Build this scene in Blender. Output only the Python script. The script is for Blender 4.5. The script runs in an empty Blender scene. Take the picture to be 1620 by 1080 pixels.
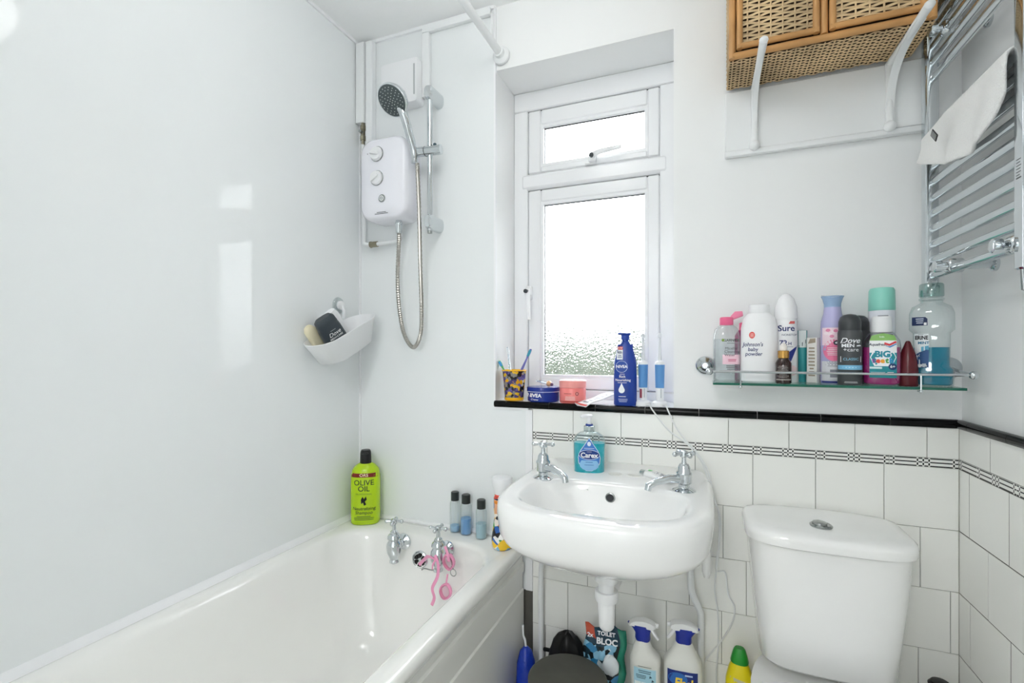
import bpy, bmesh, math, random
from mathutils import Vector, Matrix
random.seed(7)
SC = bpy.context.scene
COL = SC.collection

# ------------------------------------------------------------------ camera, world, exposure
F = 761.0; TH = math.radians(21.9); H = 1.2; HY = 555.0     # focal length in pixels, yaw, eye height, horizon row (1620x1080)
cam = bpy.data.cameras.new('camera'); camo = bpy.data.objects.new('camera', cam); COL.objects.link(camo)
cam.sensor_width = 36; cam.lens = F / 1620 * 36; cam.shift_y = (HY - 540) / 1620
cam.clip_start = .01; cam.clip_end = 200
camo.location = (0, 0, H); camo.rotation_euler = (math.radians(90), 0, TH)
SC.camera = camo
w = bpy.data.worlds.new('overcast_sky'); SC.world = w; w.use_nodes = True
w.node_tree.nodes['Background'].inputs[0].default_value = (.93, .97, 1, 1)
w.node_tree.nodes['Background'].inputs[1].default_value = 9.0
SC.view_settings.view_transform = 'Standard'; SC.view_settings.look = 'None'
SC.view_settings.gamma = 1; SC.view_settings.use_curve_mapping = False
SC.view_settings.exposure = 0.02
LAMP = 10.5; FILL = 31.0  # strengths of the bathroom lamp and of the added fill lamp
SC.cycles.diffuse_bounces = 8; SC.cycles.max_bounces = 16; SC.cycles.transparent_max_bounces = 24

# ------------------------------------------------------------------ materials
def lin(c):
    if isinstance(c, str):
        c = [int(c[i:i+2], 16)/255 for i in (1, 3, 5)]
        return [x/12.92 if x <= .04045 else ((x+.055)/1.055)**2.4 for x in c]
    return list(c)
MC = {}
def M(name, c='#ffffff', rough=.5, metal=0, trans=0, ior=1.45, bump=None, var=0, coat=0, emit=0, spec=.5):
    if name in MC: return MC[name]
    m = bpy.data.materials.new(name); m.use_nodes = True; nt = m.node_tree; b = nt.nodes['Principled BSDF']
    c = lin(c); b.inputs['Base Color'].default_value = (*c, 1); b.inputs['Roughness'].default_value = rough
    b.inputs['Metallic'].default_value = metal; b.inputs['Transmission Weight'].default_value = trans
    b.inputs['IOR'].default_value = ior; b.inputs['Coat Weight'].default_value = coat; b.inputs['Specular IOR Level'].default_value = spec
    if emit:
        b.inputs['Emission Color'].default_value = (*c, 1); b.inputs['Emission Strength'].default_value = emit
    if bump or var:
        tc = nt.nodes.new('ShaderNodeTexCoord'); n = nt.nodes.new('ShaderNodeTexNoise')
        nt.links.new(tc.outputs['Object'], n.inputs['Vector'])
        n.inputs['Scale'].default_value = bump[0] if bump else 6; n.inputs['Detail'].default_value = 4
        if bump:
            bp = nt.nodes.new('ShaderNodeBump'); bp.inputs['Strength'].default_value = bump[1]; bp.inputs['Distance'].default_value = bump[2] if len(bump) > 2 else .002
            nt.links.new(n.outputs['Fac'], bp.inputs['Height']); nt.links.new(bp.outputs['Normal'], b.inputs['Normal'])
        if var:
            r = nt.nodes.new('ShaderNodeValToRGB'); r.color_ramp.elements[0].position = .35; r.color_ramp.elements[1].position = .65
            r.color_ramp.elements[0].color = (*[x*(1-var) for x in c], 1); r.color_ramp.elements[1].color = (*[min(1, x*(1+var*.5)) for x in c], 1)
            nt.links.new(n.outputs['Fac'], r.inputs['Fac']); nt.links.new(r.outputs['Color'], b.inputs['Base Color'])
    MC[name] = m; return m
def clear(name, c='#ffffff', gloss=.12, tint=None):
    if name in MC: return MC[name]
    m = bpy.data.materials.new(name); m.use_nodes = True; nt = m.node_tree; nt.nodes.clear()
    o = nt.nodes.new('ShaderNodeOutputMaterial'); mx = nt.nodes.new('ShaderNodeMixShader'); t = nt.nodes.new('ShaderNodeBsdfTransparent')
    g = nt.nodes.new('ShaderNodeBsdfGlossy'); g.inputs['Roughness'].default_value = .06
    lw = nt.nodes.new('ShaderNodeLayerWeight'); lw.inputs['Blend'].default_value = .35
    t.inputs[0].default_value = (*lin(c), 1)
    ad = nt.nodes.new('ShaderNodeMath'); ad.operation = 'MULTIPLY_ADD'; ad.inputs[1].default_value = .6; ad.inputs[2].default_value = gloss*.3
    nt.links.new(lw.outputs['Facing'], ad.inputs[0]); nt.links.new(ad.outputs[0], mx.inputs[0])
    g.inputs[0].default_value = (*lin('#dfe6e6'), 1)
    nt.links.new(t.outputs[0], mx.inputs[1]); nt.links.new(g.outputs[0], mx.inputs[2]); nt.links.new(mx.outputs[0], o.inputs[0])
    MC[name] = m; return m
def obscure_glass():
    m = bpy.data.materials.new('obscure_glass'); m.use_nodes = True; nt = m.node_tree; nt.nodes.clear()
    o = nt.nodes.new('ShaderNodeOutputMaterial'); mx = nt.nodes.new('ShaderNodeMixShader'); t = nt.nodes.new('ShaderNodeBsdfTransparent')
    g = nt.nodes.new('ShaderNodeBsdfGlass'); g.inputs['Roughness'].default_value = .02; g.inputs['IOR'].default_value = 1.45
    tc = nt.nodes.new('ShaderNodeTexCoord'); v = nt.nodes.new('ShaderNodeTexVoronoi'); v.inputs['Scale'].default_value = 130
    bp = nt.nodes.new('ShaderNodeBump'); bp.inputs['Strength'].default_value = .35; bp.inputs['Distance'].default_value = .003
    nt.links.new(tc.outputs['Object'], v.inputs['Vector']); nt.links.new(v.outputs['Distance'], bp.inputs['Height']); nt.links.new(bp.outputs['Normal'], g.inputs['Normal'])
    mx.inputs[0].default_value = .92
    nt.links.new(t.outputs[0], mx.inputs[1]); nt.links.new(g.outputs[0], mx.inputs[2]); nt.links.new(mx.outputs[0], o.inputs[0])
    return m
def pattern(name, cols, scale=40, rough=.35):
    m = bpy.data.materials.new(name); m.use_nodes = True; nt = m.node_tree; b = nt.nodes['Principled BSDF']; b.inputs['Roughness'].default_value = rough
    tc = nt.nodes.new('ShaderNodeTexCoord'); v = nt.nodes.new('ShaderNodeTexVoronoi'); v.inputs['Scale'].default_value = scale
    r = nt.nodes.new('ShaderNodeValToRGB'); r.color_ramp.interpolation = 'CONSTANT'
    while len(r.color_ramp.elements) < len(cols): r.color_ramp.elements.new(.5)
    for i, c in enumerate(cols):
        r.color_ramp.elements[i].position = i/len(cols); r.color_ramp.elements[i].color = (*lin(c), 1)
    nt.links.new(tc.outputs['Object'], v.inputs['Vector']); nt.links.new(v.outputs['Color'], r.inputs['Fac']); nt.links.new(r.outputs['Color'], b.inputs['Base Color'])
    return m

PAINT = M('white_wall_paint', '#f3f4f4', .55, bump=(35, .12, .002))
CEIL = M('ceiling_paint', '#fafbfb', .7, bump=(60, .25, .002))
PANEL = M('gloss_shower_panel', '#eff2f3', .04, bump=(2.0, .012, .002), spec=.24)
PLAST = M('white_upvc', '#f2f3f5', .25)
WPL = M('white_plastic', '#f3f4f6', .3)
WGL = M('white_gloss_paint', '#f1f3f4', .3, bump=(40, .15, .002))
CERA = M('white_ceramic', '#f7f7f6', .06, coat=.4)
ENAM = M('bath_enamel', '#f5f5f2', .08, coat=.4)
TILE = M('white_glazed_tile', '#f8f8f4', .1, bump=(9, .05, .002), coat=.2)
BLKT = M('black_glazed_tile', '#060708', .15, spec=.25)
BLKP = M('black_print', '#101214', .4)
GROUT = M('old_grout', '#66645e', .9, var=.4)
CHR = M('chrome', '#d2d7da', .07, 1)
CHRD = M('aged_chrome', '#a9adac', .22, 1, var=.1)
HOSE = M('steel_hose', '#b3b0aa', .28, 1)
BLK = M('black_plastic', '#141517', .35)
DGR = M('charcoal_plastic', '#383d42', .4)
BRASS = M('tarnished_brass', '#aaa48f', .35, .9, var=.35)
FLOORM = M('pale_vinyl', '#dcdad5', .45, var=.06)
GREYT = M('grey_print', '#5b6066', .5)
RUB = M('rubber_seal', '#3b3d40', .6)
CANE = M('rattan_cane', '#cf9c62', .4, var=.25)
WICK = M('woven_wicker', '#dcc096', .6, var=.35)
WICKD = M('wicker_backing', '#3a2a1a', .9)

# ------------------------------------------------------------------ geometry collector
class G:
    def __init__(s): s.v = []; s.f = []; s.m = []
    def add(s, v, f, mi=0):
        o = len(s.v); s.v += [tuple(p) for p in v]; s.f += [tuple(i+o for i in q) for q in f]; s.m += [mi]*len(f); return s
    def box(s, c, d, bev=0, mi=0, seg=1):
        bm = bmesh.new(); bmesh.ops.create_cube(bm, size=1)
        for v in bm.verts: v.co = Vector((v.co.x*d[0], v.co.y*d[1], v.co.z*d[2]))
        if bev: bmesh.ops.bevel(bm, geom=bm.edges[:], offset=min(bev, min(d)*.49), segments=seg, affect='EDGES', profile=.5)
        bm.verts.index_update()
        s.add([(v.co.x+c[0], v.co.y+c[1], v.co.z+c[2]) for v in bm.verts], [[v.index for v in f.verts] for f in bm.faces], mi); bm.free(); return s
    def span(s, a, b, bev=0, mi=0, seg=1):
        return s.box([(a[i]+b[i])/2 for i in range(3)], [abs(b[i]-a[i]) for i in range(3)], bev, mi, seg)
    def loft(s, rings, c0=True, c1=True, mi=0):
        n = len(rings[0]); v = [p for r in rings for p in r]; f = []
        for k in range(len(rings)-1):
            for i in range(n):
                j = (i+1) % n; f.append((k*n+i, k*n+j, (k+1)*n+j, (k+1)*n+i))
        if c0: f.append(tuple(range(n-1, -1, -1)))
        if c1: f.append(tuple((len(rings)-1)*n+i for i in range(n)))
        return s.add(v, f, mi)
    def lathe(s, prof, c=(0, 0, 0), axis='z', seg=24, mi=0, c0=True, c1=True):
        R = []
        for r, z in prof:
            ring = []
            for i in range(seg):
                a = 2*math.pi*i/seg; x, y = r*math.cos(a), r*math.sin(a)
                p = (x, y, z) if axis == 'z' else ((x, -z, y) if axis == '-y' else ((z, x, y) if axis == 'x' else (-z, y, x)))
                ring.append((p[0]+c[0], p[1]+c[1], p[2]+c[2]))
            R.append(ring)
        return s.loft(R, c0, c1, mi)
    def tube(s, path, r, seg=8, mi=0, sx=1.0, caps=True, closed=False, up=None):
        P = [Vector(p) for p in path]; n = len(P); rings = []; nrm = None
        for i in range(n):
            a = P[i-1] if (i or closed) else P[i]; b = P[(i+1) % n] if (i < n-1 or closed) else P[i]
            t = (b-a).normalized()
            if nrm is None:
                u = Vector(up) if up else (Vector((0, 0, 1)) if abs(t.z) < .9 else Vector((1, 0, 0)))
                nrm = (u - t*u.dot(t)).normalized()
            else:
                nrm = (nrm - t*nrm.dot(t)).normalized()
            bi = t.cross(nrm); rr = r[i] if isinstance(r, (list, tuple)) else r
            rings.append([tuple(P[i] + nrm*(rr*math.cos(2*math.pi*k/seg)) + bi*(rr*sx*math.sin(2*math.pi*k/seg))) for k in range(seg)])
        if closed: rings.append(rings[0]); caps = False
        return s.loft(rings, caps, caps, mi)
    def ball(s, c, r, seg=12, mi=0, sz=1.0):
        n = seg//2; pr = [(max(1e-5, r*math.sin(math.pi*i/n)), -r*sz*math.cos(math.pi*i/n)) for i in range(n+1)]
        return s.lathe(pr, c, 'z', seg, mi, False, False)
    def prism(s, pts, y0, y1, mi=0, bev=0):
        n = len(pts)
        if bev:
            cx = sum(p[0] for p in pts)/n; cz = sum(p[1] for p in pts)/n
            ins = [(cx+(p[0]-cx)*(1-bev), cz+(p[1]-cz)*(1-bev)) for p in pts]; d = (y1-y0)*.18
            rs = [(ins, y0), (pts, y0+d), (pts, y1-d), (ins, y1)]
        else: rs = [(pts, y0), (pts, y1)]
        return s.loft([[(p[0], y, p[1]) for p in q] for q, y in rs], True, True, mi)
    def xf(s, mat, i0=0):
        s.v[i0:] = [tuple(mat @ Vector(p)) for p in s.v[i0:]]; return s
    def mesh(s, name, mats, smooth=40):
        me = bpy.data.meshes.new(name); me.from_pydata(s.v, [], s.f)
        for m in (mats if isinstance(mats, (list, tuple)) else [mats]): me.materials.append(m)
        me.polygons.foreach_set('material_index', s.m)
        bm = bmesh.new(); bm.from_mesh(me); bmesh.ops.recalc_face_normals(bm, faces=bm.faces[:]); bm.to_mesh(me); bm.free()
        if smooth:
            me.shade_smooth(); me.set_sharp_from_angle(angle=math.radians(smooth))
        me.update(); return me
    def build(s, name, mats, parent=None, smooth=40, label=None):
        return mk(name, s.mesh(name, mats, smooth), parent, label)
def mk(name, me, parent=None, label=None):
    o = bpy.data.objects.new(name, me); COL.objects.link(o); o.parent = parent
    if label: o['label'] = label
    return o
def tag(o, label, cat, group=None):
    o['label'] = label; o['category'] = cat
    if group: o['group'] = group
    return o
def thing(name, label, cat, loc=(0, 0, 0), rz=0, group=None, rot=None):
    o = mk(name, None); o.location = loc; o.rotation_euler = rot or (0, 0, rz); o.empty_display_size = .05
    return tag(o, label, cat, group)
def struct(g, name, mats, smooth=40, label=None):
    o = g.build(name, mats, None, smooth, label); o['kind'] = 'structure'; return o
def rr(cx, cy, w, h, r, k=5):
    P = []
    r = min(r, w/2*.999, h/2*.999)
    for qx, qy, a0 in ((1, 1, 0), (-1, 1, 90), (-1, -1, 180), (1, -1, 270)):
        for i in range(k+1):
            a = math.radians(a0+90*i/k); P.append((cx+qx*(w/2-r)+r*math.cos(a), cy+qy*(h/2-r)+r*math.sin(a)))
    return P
def se(a, b, n, N=36, cx=0, cy=0, b2=None, n2=None):
    P = []
    for i in range(N):
        t = 2*math.pi*i/N; c, q = math.cos(t), math.sin(t); bb = b if q < 0 else (b2 or b); nn = n if q < 0 else (n2 or n)
        P.append((cx+a*math.copysign(abs(c)**(2/nn), c), cy+bb*math.copysign(abs(q)**(2/nn), q)))
    return P
def smooth_path(pts, k=6):
    P = [Vector(p) for p in pts]; out = []
    for i in range(len(P)-1):
        p0 = P[max(i-1, 0)]; p1 = P[i]; p2 = P[i+1]; p3 = P[min(i+2, len(P)-1)]
        for j in range(k):
            t = j/k; out.append(.5*((2*p1)+(p2-p0)*t+(2*p0-5*p1+4*p2-p3)*t*t+(3*p1-p0-3*p2+p3)*t**3))
    out.append(P[-1]); return out
def face(x, y): return math.atan2(-x, y)        # turn a thing so that its front looks to the middle of the room

# pixel helpers: a pixel gives a direction, the plane it lies on gives the distance
def ray(x, y):
    u = (x-810)/F; return (-math.sin(TH)+u*math.cos(TH), math.cos(TH)+u*math.sin(TH), (HY-y)/F)
def onY(x, y, Y): a, b, c = ray(x, y); t = Y/b; return Vector((a*t, Y, H+c*t))
def onX(x, y, X): a, b, c = ray(x, y); t = X/a; return Vector((X, b*t, H+c*t))
def onZ(x, y, Z): a, b, c = ray(x, y); t = (Z-H)/c; return Vector((a*t, b*t, Z))

# ------------------------------------------------------------------ flat print: text and patches laid on a surface
TXT = {}
def text2d(s, size, bold=0, shear=0, wide=1.0, align='CENTER'):
    k = (s, size, bold, shear, wide, align)
    if k in TXT: return TXT[k]
    cu = bpy.data.curves.new('t', 'FONT'); cu.body = s; cu.size = size; cu.align_x = align; cu.align_y = 'CENTER'; cu.offset = bold*size; cu.resolution_u = 3; cu.shear = shear
    o = bpy.data.objects.new('t', cu); COL.objects.link(o)
    dg = bpy.context.evaluated_depsgraph_get(); me = bpy.data.meshes.new_from_object(o.evaluated_get(dg))
    r = ([(v.co.x*wide, v.co.y) for v in me.vertices], [tuple(p.vertices) for p in me.polygons])
    bpy.data.objects.remove(o); bpy.data.curves.remove(cu); bpy.data.meshes.remove(me)
    TXT[k] = r; return r
def rectp(w, h, nx=8, nz=3):
    v = [(-w/2+w*i/nx, -h/2+h*j/nz) for j in range(nz+1) for i in range(nx+1)]
    return v, [(j*(nx+1)+i, j*(nx+1)+i+1, (j+1)*(nx+1)+i+1, (j+1)*(nx+1)+i) for j in range(nz) for i in range(nx)]
def ellp(w, h, N=20):
    v = [(0, 0)]; f = []
    for k in (1, 2, 3):
        v += [(w/2*k/3*math.cos(2*math.pi*i/N), h/2*k/3*math.sin(2*math.pi*i/N)) for i in range(N)]
    for i in range(N):
        j = (i+1) % N; f.append((0, 1+i, 1+j))
        for k in (0, 1): f.append((1+k*N+i, 1+(k+1)*N+i, 1+(k+1)*N+j, 1+k*N+j))
    return v, f
def polyp(pts, cuts=2):
    bm = bmesh.new(); bm.faces.new([bm.verts.new((p[0], p[1], 0)) for p in pts]); bmesh.ops.triangulate(bm, faces=bm.faces[:])
    for _ in range(cuts): bmesh.ops.subdivide_edges(bm, edges=bm.edges[:], cuts=1, use_grid_fill=True)
    bmesh.ops.triangulate(bm, faces=bm.faces[:]); bm.verts.index_update()
    r = ([(v.co.x, v.co.y) for v in bm.verts], [tuple(v.index for v in f.verts) for f in bm.faces]); bm.free(); return r
def barsp(w, h, rows, seed=1):                  # lines of print too small to read
    rnd = random.Random(seed); v = []; f = []
    for k in range(rows):
        z = h/2-h*(k+.5)/rows; ln = w*rnd.uniform(.6, 1); t = h/rows*.22; o = len(v); n = 5
        v += [(-ln/2+ln*i/n, z+q) for q in (-t, t) for i in range(n+1)]; f += [(o+i, o+i+1, o+n+2+i, o+n+1+i) for i in range(n)]
    return v, f

class Bottle:                                   # a vessel lofted from rings (z, half width, half depth, squareness, shift)
    def __init__(s, name, label, cat, prof, mat, loc, rz=None, group=None, rot=None, N=36, body='body', c1=True):
        s.root = thing(name, label, cat, loc, face(loc[0], loc[1]) if rz is None else rz, group, rot)
        s.p = [tuple(q)+(2, 0)[len(q)-3:] if len(q) < 5 else tuple(q) for q in prof]; s.ly = 0; s.mats = []; s.g = G()
        s.body = G().loft([[(x, y, z) for x, y in se(a, b, n, N, cx)] for z, a, b, n, cx in s.p], True, c1).build(body, mat, s.root)
    def surf(s, x, z):
        P = s.p; z = min(max(z, P[0][0]), P[-1][0])
        for q, r in zip(P, P[1:]):
            if q[0] <= z <= r[0]:
                t = 0 if r[0] == q[0] else (z-q[0])/(r[0]-q[0]); a, b, n, cx = [q[i]+(r[i]-q[i])*t for i in (1, 2, 3, 4)]; break
        return -b*max(0, 1-min(1, abs((x-cx)/a))**n)**(1/n)
    def deco(s, shape, x, z, mat, back=False):
        v, f = shape; s.ly += 1; e = .0003+.00013*s.ly
        if mat not in s.mats: s.mats.append(mat)
        s.g.add([(p[0]+x, s.surf(p[0]+x, p[1]+z)-e, p[1]+z) for p in v], f, s.mats.index(mat)); return s
    def text(s, t, size, x, z, mat, bold=0, shear=0, wide=1.0): return s.deco(text2d(t, size, bold, shear, wide), x, z, mat)
    def part(s, g, name, mat, label=None): return g.build(name, mat, s.root, 40, label)
    def cap(s, prof, mat, name='cap', n=2, N=28, label=None):
        return G().loft([[(x, y, z) for x, y in se(q[1], q[2] if len(q) > 2 else q[1], n, N)] for q in prof for z in (q[0],)]).build(name, mat, s.root, 40, label)
    def done(s):
        if s.g.v: s.g.build('printed_label', s.mats, s.root, 0)
        return s.root
def ink(c): return M('ink_'+c[1:], c, .45)

# ================================================================== THE ROOM
XL, XR, YB, YF, ZC = -1.246, .582, 1.515, -.30, 2.388
WX0, WX1, WZ0, WZ1, WY = -.672, -.0885, 1.025, 2.168, 1.69      # window opening and the plane of its frame
PY = YB+.008                                                     # plaster lies behind the tile faces
struct(G().span((XL-.1, YF-.1, -.08), (XR+.1, YB+.3, 0)), 'floor', FLOORM)
struct(G().span((XL-.1, YF-.1, ZC), (XR+.1, YB+.3, ZC+.1)), 'ceiling', CEIL)
struct(G().span((XL-.12, YF-.1, 0), (XL, YB+.26, ZC)), 'wall_left', PANEL)
wb = G().span((XL-.1, PY, 0), (WX0, YB+.26, ZC)).span((WX1, PY, 0), (XR+.12, YB+.26, ZC))
wb.span((WX0, PY, 0), (WX1, YB+.26, WZ0-.015)).span((WX0, PY, WZ1), (WX1, YB+.26, ZC))
WB = struct(wb, 'wall_back', PAINT)
# bare, grubby patch of wall between tiles and bath, and dark joints behind the tiles
G().span((-.575, YB+.003, 0), (XR+.01, PY+.002, 1.0)).build('grout_bed', GROUT, WB)
WR = struct(G().span((XR+.008, YF-.1, 0), (XR+.12, YB+.01, ZC)), 'wall_right', PAINT)
G().span((XR+.0009, YF, 0), (XR+.01, PY, 1.0)).build('grout_bed', GROUT, WR)
# front wall behind the viewer with an open doorway
struct(G().span((XL-.1, YF-.1, 0), (-.75, YF, ZC)).span((.02, YF-.1, 0), (XR+.12, YF, ZC)).span((-.75, YF-.1, 2.0), (.02, YF, ZC)), 'wall_front', PAINT)
# door open onto an unseen white landing and lamp, added as fill light
HB = -2.0
struct(G().span((-1.5, HB, -.08), (.9, YF-.1, 0)).span((-1.5, HB, ZC), (.9, YF-.1, ZC+.1)).span((-1.6, HB-.1, 0), (-1.5, YF-.1, ZC)).span((.9, HB-.1, 0), (1.0, YF-.1, ZC)).span((-1.5, HB-.1, 0), (.9, HB, ZC)), 'wall_added_landing', PAINT)
struct(G().span((-.80, YF-.112, 0), (-.75, YF+.012, 2.05), .004).span((.02, YF-.112, 0), (.07, YF+.012, 2.05), .004).span((-.75, YF-.112, 2.0), (.02, YF+.012, 2.05), .004), 'trim_7', WGL)
dr = struct(G().span((-.80, -1.17, .005), (-.76, YF-.12, 1.99), .003), 'door_1', WGL)
for z0, z1 in ((.12, .85), (1.0, 1.85)):
    for y0, y1 in ((-1.08, -.82), (-.74, -.48)): G().span((-.762, y0, z0), (-.752, y1, z1), .006).build('door_panel', WGL, dr)
G().lathe([(.02, 0), (.02, .006), (.008, .01), (.008, .04), (.024, .05), (.022, .07), (.005, .074)], (-.759, -1.12, 1.0), 'x', 16).build('door_handle', CHR, dr)
hl_ = thing('added_fill_lamp', 'unseen white globe added on the landing ceiling for fill light', 'lamp', (-.33, -1.15, ZC))
G().lathe([(.03, -.045), (.06, -.02), (.065, 0)], (0, 0, 0), 'z', 32).build('lamp_base', WPL, hl_)
G().ball((0, 0, -.195), .17, 32, 0, .9).build('lamp_globe', M('added_fill_glow', '#fdfdfb', .3, emit=FILL), hl_)  # added glow out of view, brightens the lower half of the room

# gloss shower panel on the back wall over the bath (runs below the sill up to the tiles)
sp = G().span((XL, YB, .55), (WX0, PY+.001, ZC)).span((WX0-.0005, YB, .40), (-.552, PY+.001, 1.003))
struct(sp, 'trim_1', PANEL, label='glossy white shower panel on the back wall over the bath')
struct(G().span((XL, YB-.006, .57), (XL+.006, YB, ZC)), 'trim_2', WPL)
struct(G().span((WX0-.004, YB-.003, 1.03), (WX0+.003, YB+.009, ZC)), 'trim_3', WPL)
struct(G().span((XL, YB-.008, ZC-.012), (WX0, YB, ZC)).span((XL, YF, ZC-.012), (XL+.006, YB, ZC)), 'trim_4', WPL)
struct(G().prism([(XL, .566), (XL+.014, .566), (XL+.004, .582), (XL, .585)], YF, YB).tube([(XL+.006, YB-.004, .572), (-.56, YB-.004, .572)], .008), 'trim_5', WPL)
struct(G().span((-.558, YB-.003, .40), (-.535, YB+.006, 1.003)).span((WX0, YB-.004, 1.001), (-.549, YB+.006, 1.009)), 'trim_6', WPL)

# ---- tiles, one object each, children of their wall
TM = {}
def tile(u0, u1, z0, z1, wall, name='tile', g=.0006):
    if wall == 'r': g = .0013
    w_, h_ = round(u1-u0-2*g, 4), round(z1-z0-2*g, 4)
    if w_ < .004: return
    if (w_, h_, wall) not in TM:
        q = G(); e = .0010 if wall == 'b' else .0002; t = .0055
        R = [[(-w_/2, -h_/2), (w_/2, -h_/2), (w_/2, h_/2), (-w_/2, h_/2)], [(-w_/2+e, -h_/2+e), (w_/2-e, -h_/2+e), (w_/2-e, h_/2-e), (-w_/2+e, h_/2-e)]]
        f = (lambda p, d: (p[0], -d, p[1])) if wall == 'b' else (lambda p, d: (-d, p[0], p[1]))
        q.loft([[f(p, -t) for p in R[0]], [f(p, -.0012) for p in R[0]], [f(p, 0) for p in R[1]]])
        TM[(w_, h_, wall)] = q.mesh('tile', TILE, 0)
    o = mk(name, TM[(w_, h_, wall)], WB if wall == 'b' else WR); jt = random.uniform(-.0004, .0004)
    o.location = ((u0+u1)/2, YB+jt, (z0+z1)/2) if wall == 'b' else (XR+jt, (u0+u1)/2, (z0+z1)/2)
    o.rotation_euler = (random.uniform(-.003, .003), 0, random.uniform(-.003, .003))
P_ = .1525
rows = [(.931, 1.009, .5188), (.7545, .908, .582), (.602, .7545, .505), (.4485, .602, .5655), (.2955, .4485, .501), (.143, .2955, .501+.076), (.0, .143, .501)]
for z0, z1, j0 in rows:
    xs = [-.535]+sorted([j0-k*P_ for k in range(-1, 9) if -.525 < j0-k*P_ < XR-.004])+[XR+.0006]
    for a, b in zip(xs, xs[1:]): tile(a, b, z0, z1, 'b')
RP = .162
for (z0, z1, _), j0 in zip(rows, (1.377, 1.4678, 1.3827, 1.4616, 1.39, 1.465, 1.39)):
    ys = [YF+.3]+sorted([j0-k*RP for k in range(0, 10) if j0-k*RP > YF+.32])+[YB+.0006]
    for a, b in zip(ys, ys[1:]): tile(a, b, z0, z1, 'r')
G().prism([(XR-.0012, .0), (XR+.004, .0), (XR+.004, 1.009), (XR-.0012, 1.009)], YB-.0012, YB+.004).build('corner_grout', M('corner_grout', '#a9a79e', .9, var=.3), WB)
G().span((-.5535, YB-.0015, .455), (-.546, YB+.004, .535)).build('open_joint', BLK, WB)
# border strip tiles printed with three black lines and barred crossings
def border_tile(L):
    g = G(); z0, z1 = -.0115, .0115
    g.span((0, 0, z0), (L, .0055, z1), .0008)
    lw = .0029; zs = (-.0095, 0, .0095); groups = [[.0092], [L/2-.0118, L/2, L/2+.0118] if L > .12 else [], [L-.0092] if L > .1 else []]
    bars = [b for q in groups for b in q]
    def q(x0, x1, a, b): g.add([(x0, -.0002, a), (x1, -.0002, a), (x1, -.0002, b), (x0, -.0002, b)], [(0, 1, 2, 3)], 1)
    edges = [0]+[e for b in bars for e in (b-lw*.6, b+lw*.6)]+[L]
    for z in zs:
        for a, b in zip(edges[::2], edges[1::2]):
            if b > a: q(a+.0003, b-.0003, z-lw/2, z+lw/2)
    for b in bars:
        for za, zb in zip(zs, zs[1:]): q(b-lw*.55, b+lw*.55, za+lw/2+.0003, zb-lw/2-.0003)
    return g
bt = border_tile(P_-.0008).mesh('border_tile', [TILE, BLKP], 0)
x = -.0171-4*P_
while x < XR-.002:
    if x < -.54:
        me = border_tile(x+P_+.533-.0008).mesh('border_tile', [TILE, BLKP], 0); o = mk('border_tile', me, WB); o.location = (-.533, YB, .9195)
    elif x+P_ > XR:
        me = border_tile(XR-.001-x).mesh('border_tile', [TILE, BLKP], 0); o = mk('border_tile', me, WB); o.location = (x, YB, .9195)
    else:
        o = mk('border_tile', bt, WB); o.location = (x, YB, .9195)
    x += P_
y = YB-.001; first = True
while y > .1:
    L = .083 if first else P_-.0008
    o = mk('border_tile', border_tile(L).mesh('border_tile', [TILE, BLKP], 0) if first else bt, WR); o.location = (XR, y, .9195); o.rotation_euler = (0, 0, -math.pi/2)
    y -= L+.0008; first = False
# black half round dado tiles
def dado(L):
    prof = [(0, -.0105), (-.009, -.0105), (-.0135, -.006), (-.0145, .001), (-.012, .007), (-.006, .0105), (0, .0105)]
    return G().loft([[(x, p[0]*(1 if 0 < x < L else 1), p[1]) for p in prof] for x in (0, L)]).mesh('dado_tile', BLKT, 40)
dm = dado(P_-.0012)
x = -.0171-4*P_
x0s = [WX0]+[-.0171+k*P_ for k in range(-4, 5) if WX0+.01 < -.0171+k*P_ < XR-.01]+[XR-.002]
for a, b in zip(x0s, x0s[1:]):
    o = mk('dado_tile', dm if abs(b-a-P_) < .001 else dado(b-a-.0012), WB); o.location = (a, YB+.003, 1.0195)
ys = [YB-.004, 1.4534]+[1.4534-RP*k for k in range(1, 9)]
for a, b in zip(ys, ys[1:]):
    o = mk('dado_tile', dado(a-b-.0012), WR); o.location = (XR+.003, a, 1.0195); o.rotation_euler = (0, 0, -math.pi/2)
# white pointing line that shows in the joints of the dado
G().span((WX0, YB-.006, 1.011), (XR, YB+.006, 1.028)).build('dado_pointing', M('white_grout', '#e6e6e2', .8), WB)
G().span((XR-.006, .15, 1.011), (XR+.006, YB, 1.028)).build('dado_pointing', M('white_grout'), WR)

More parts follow.
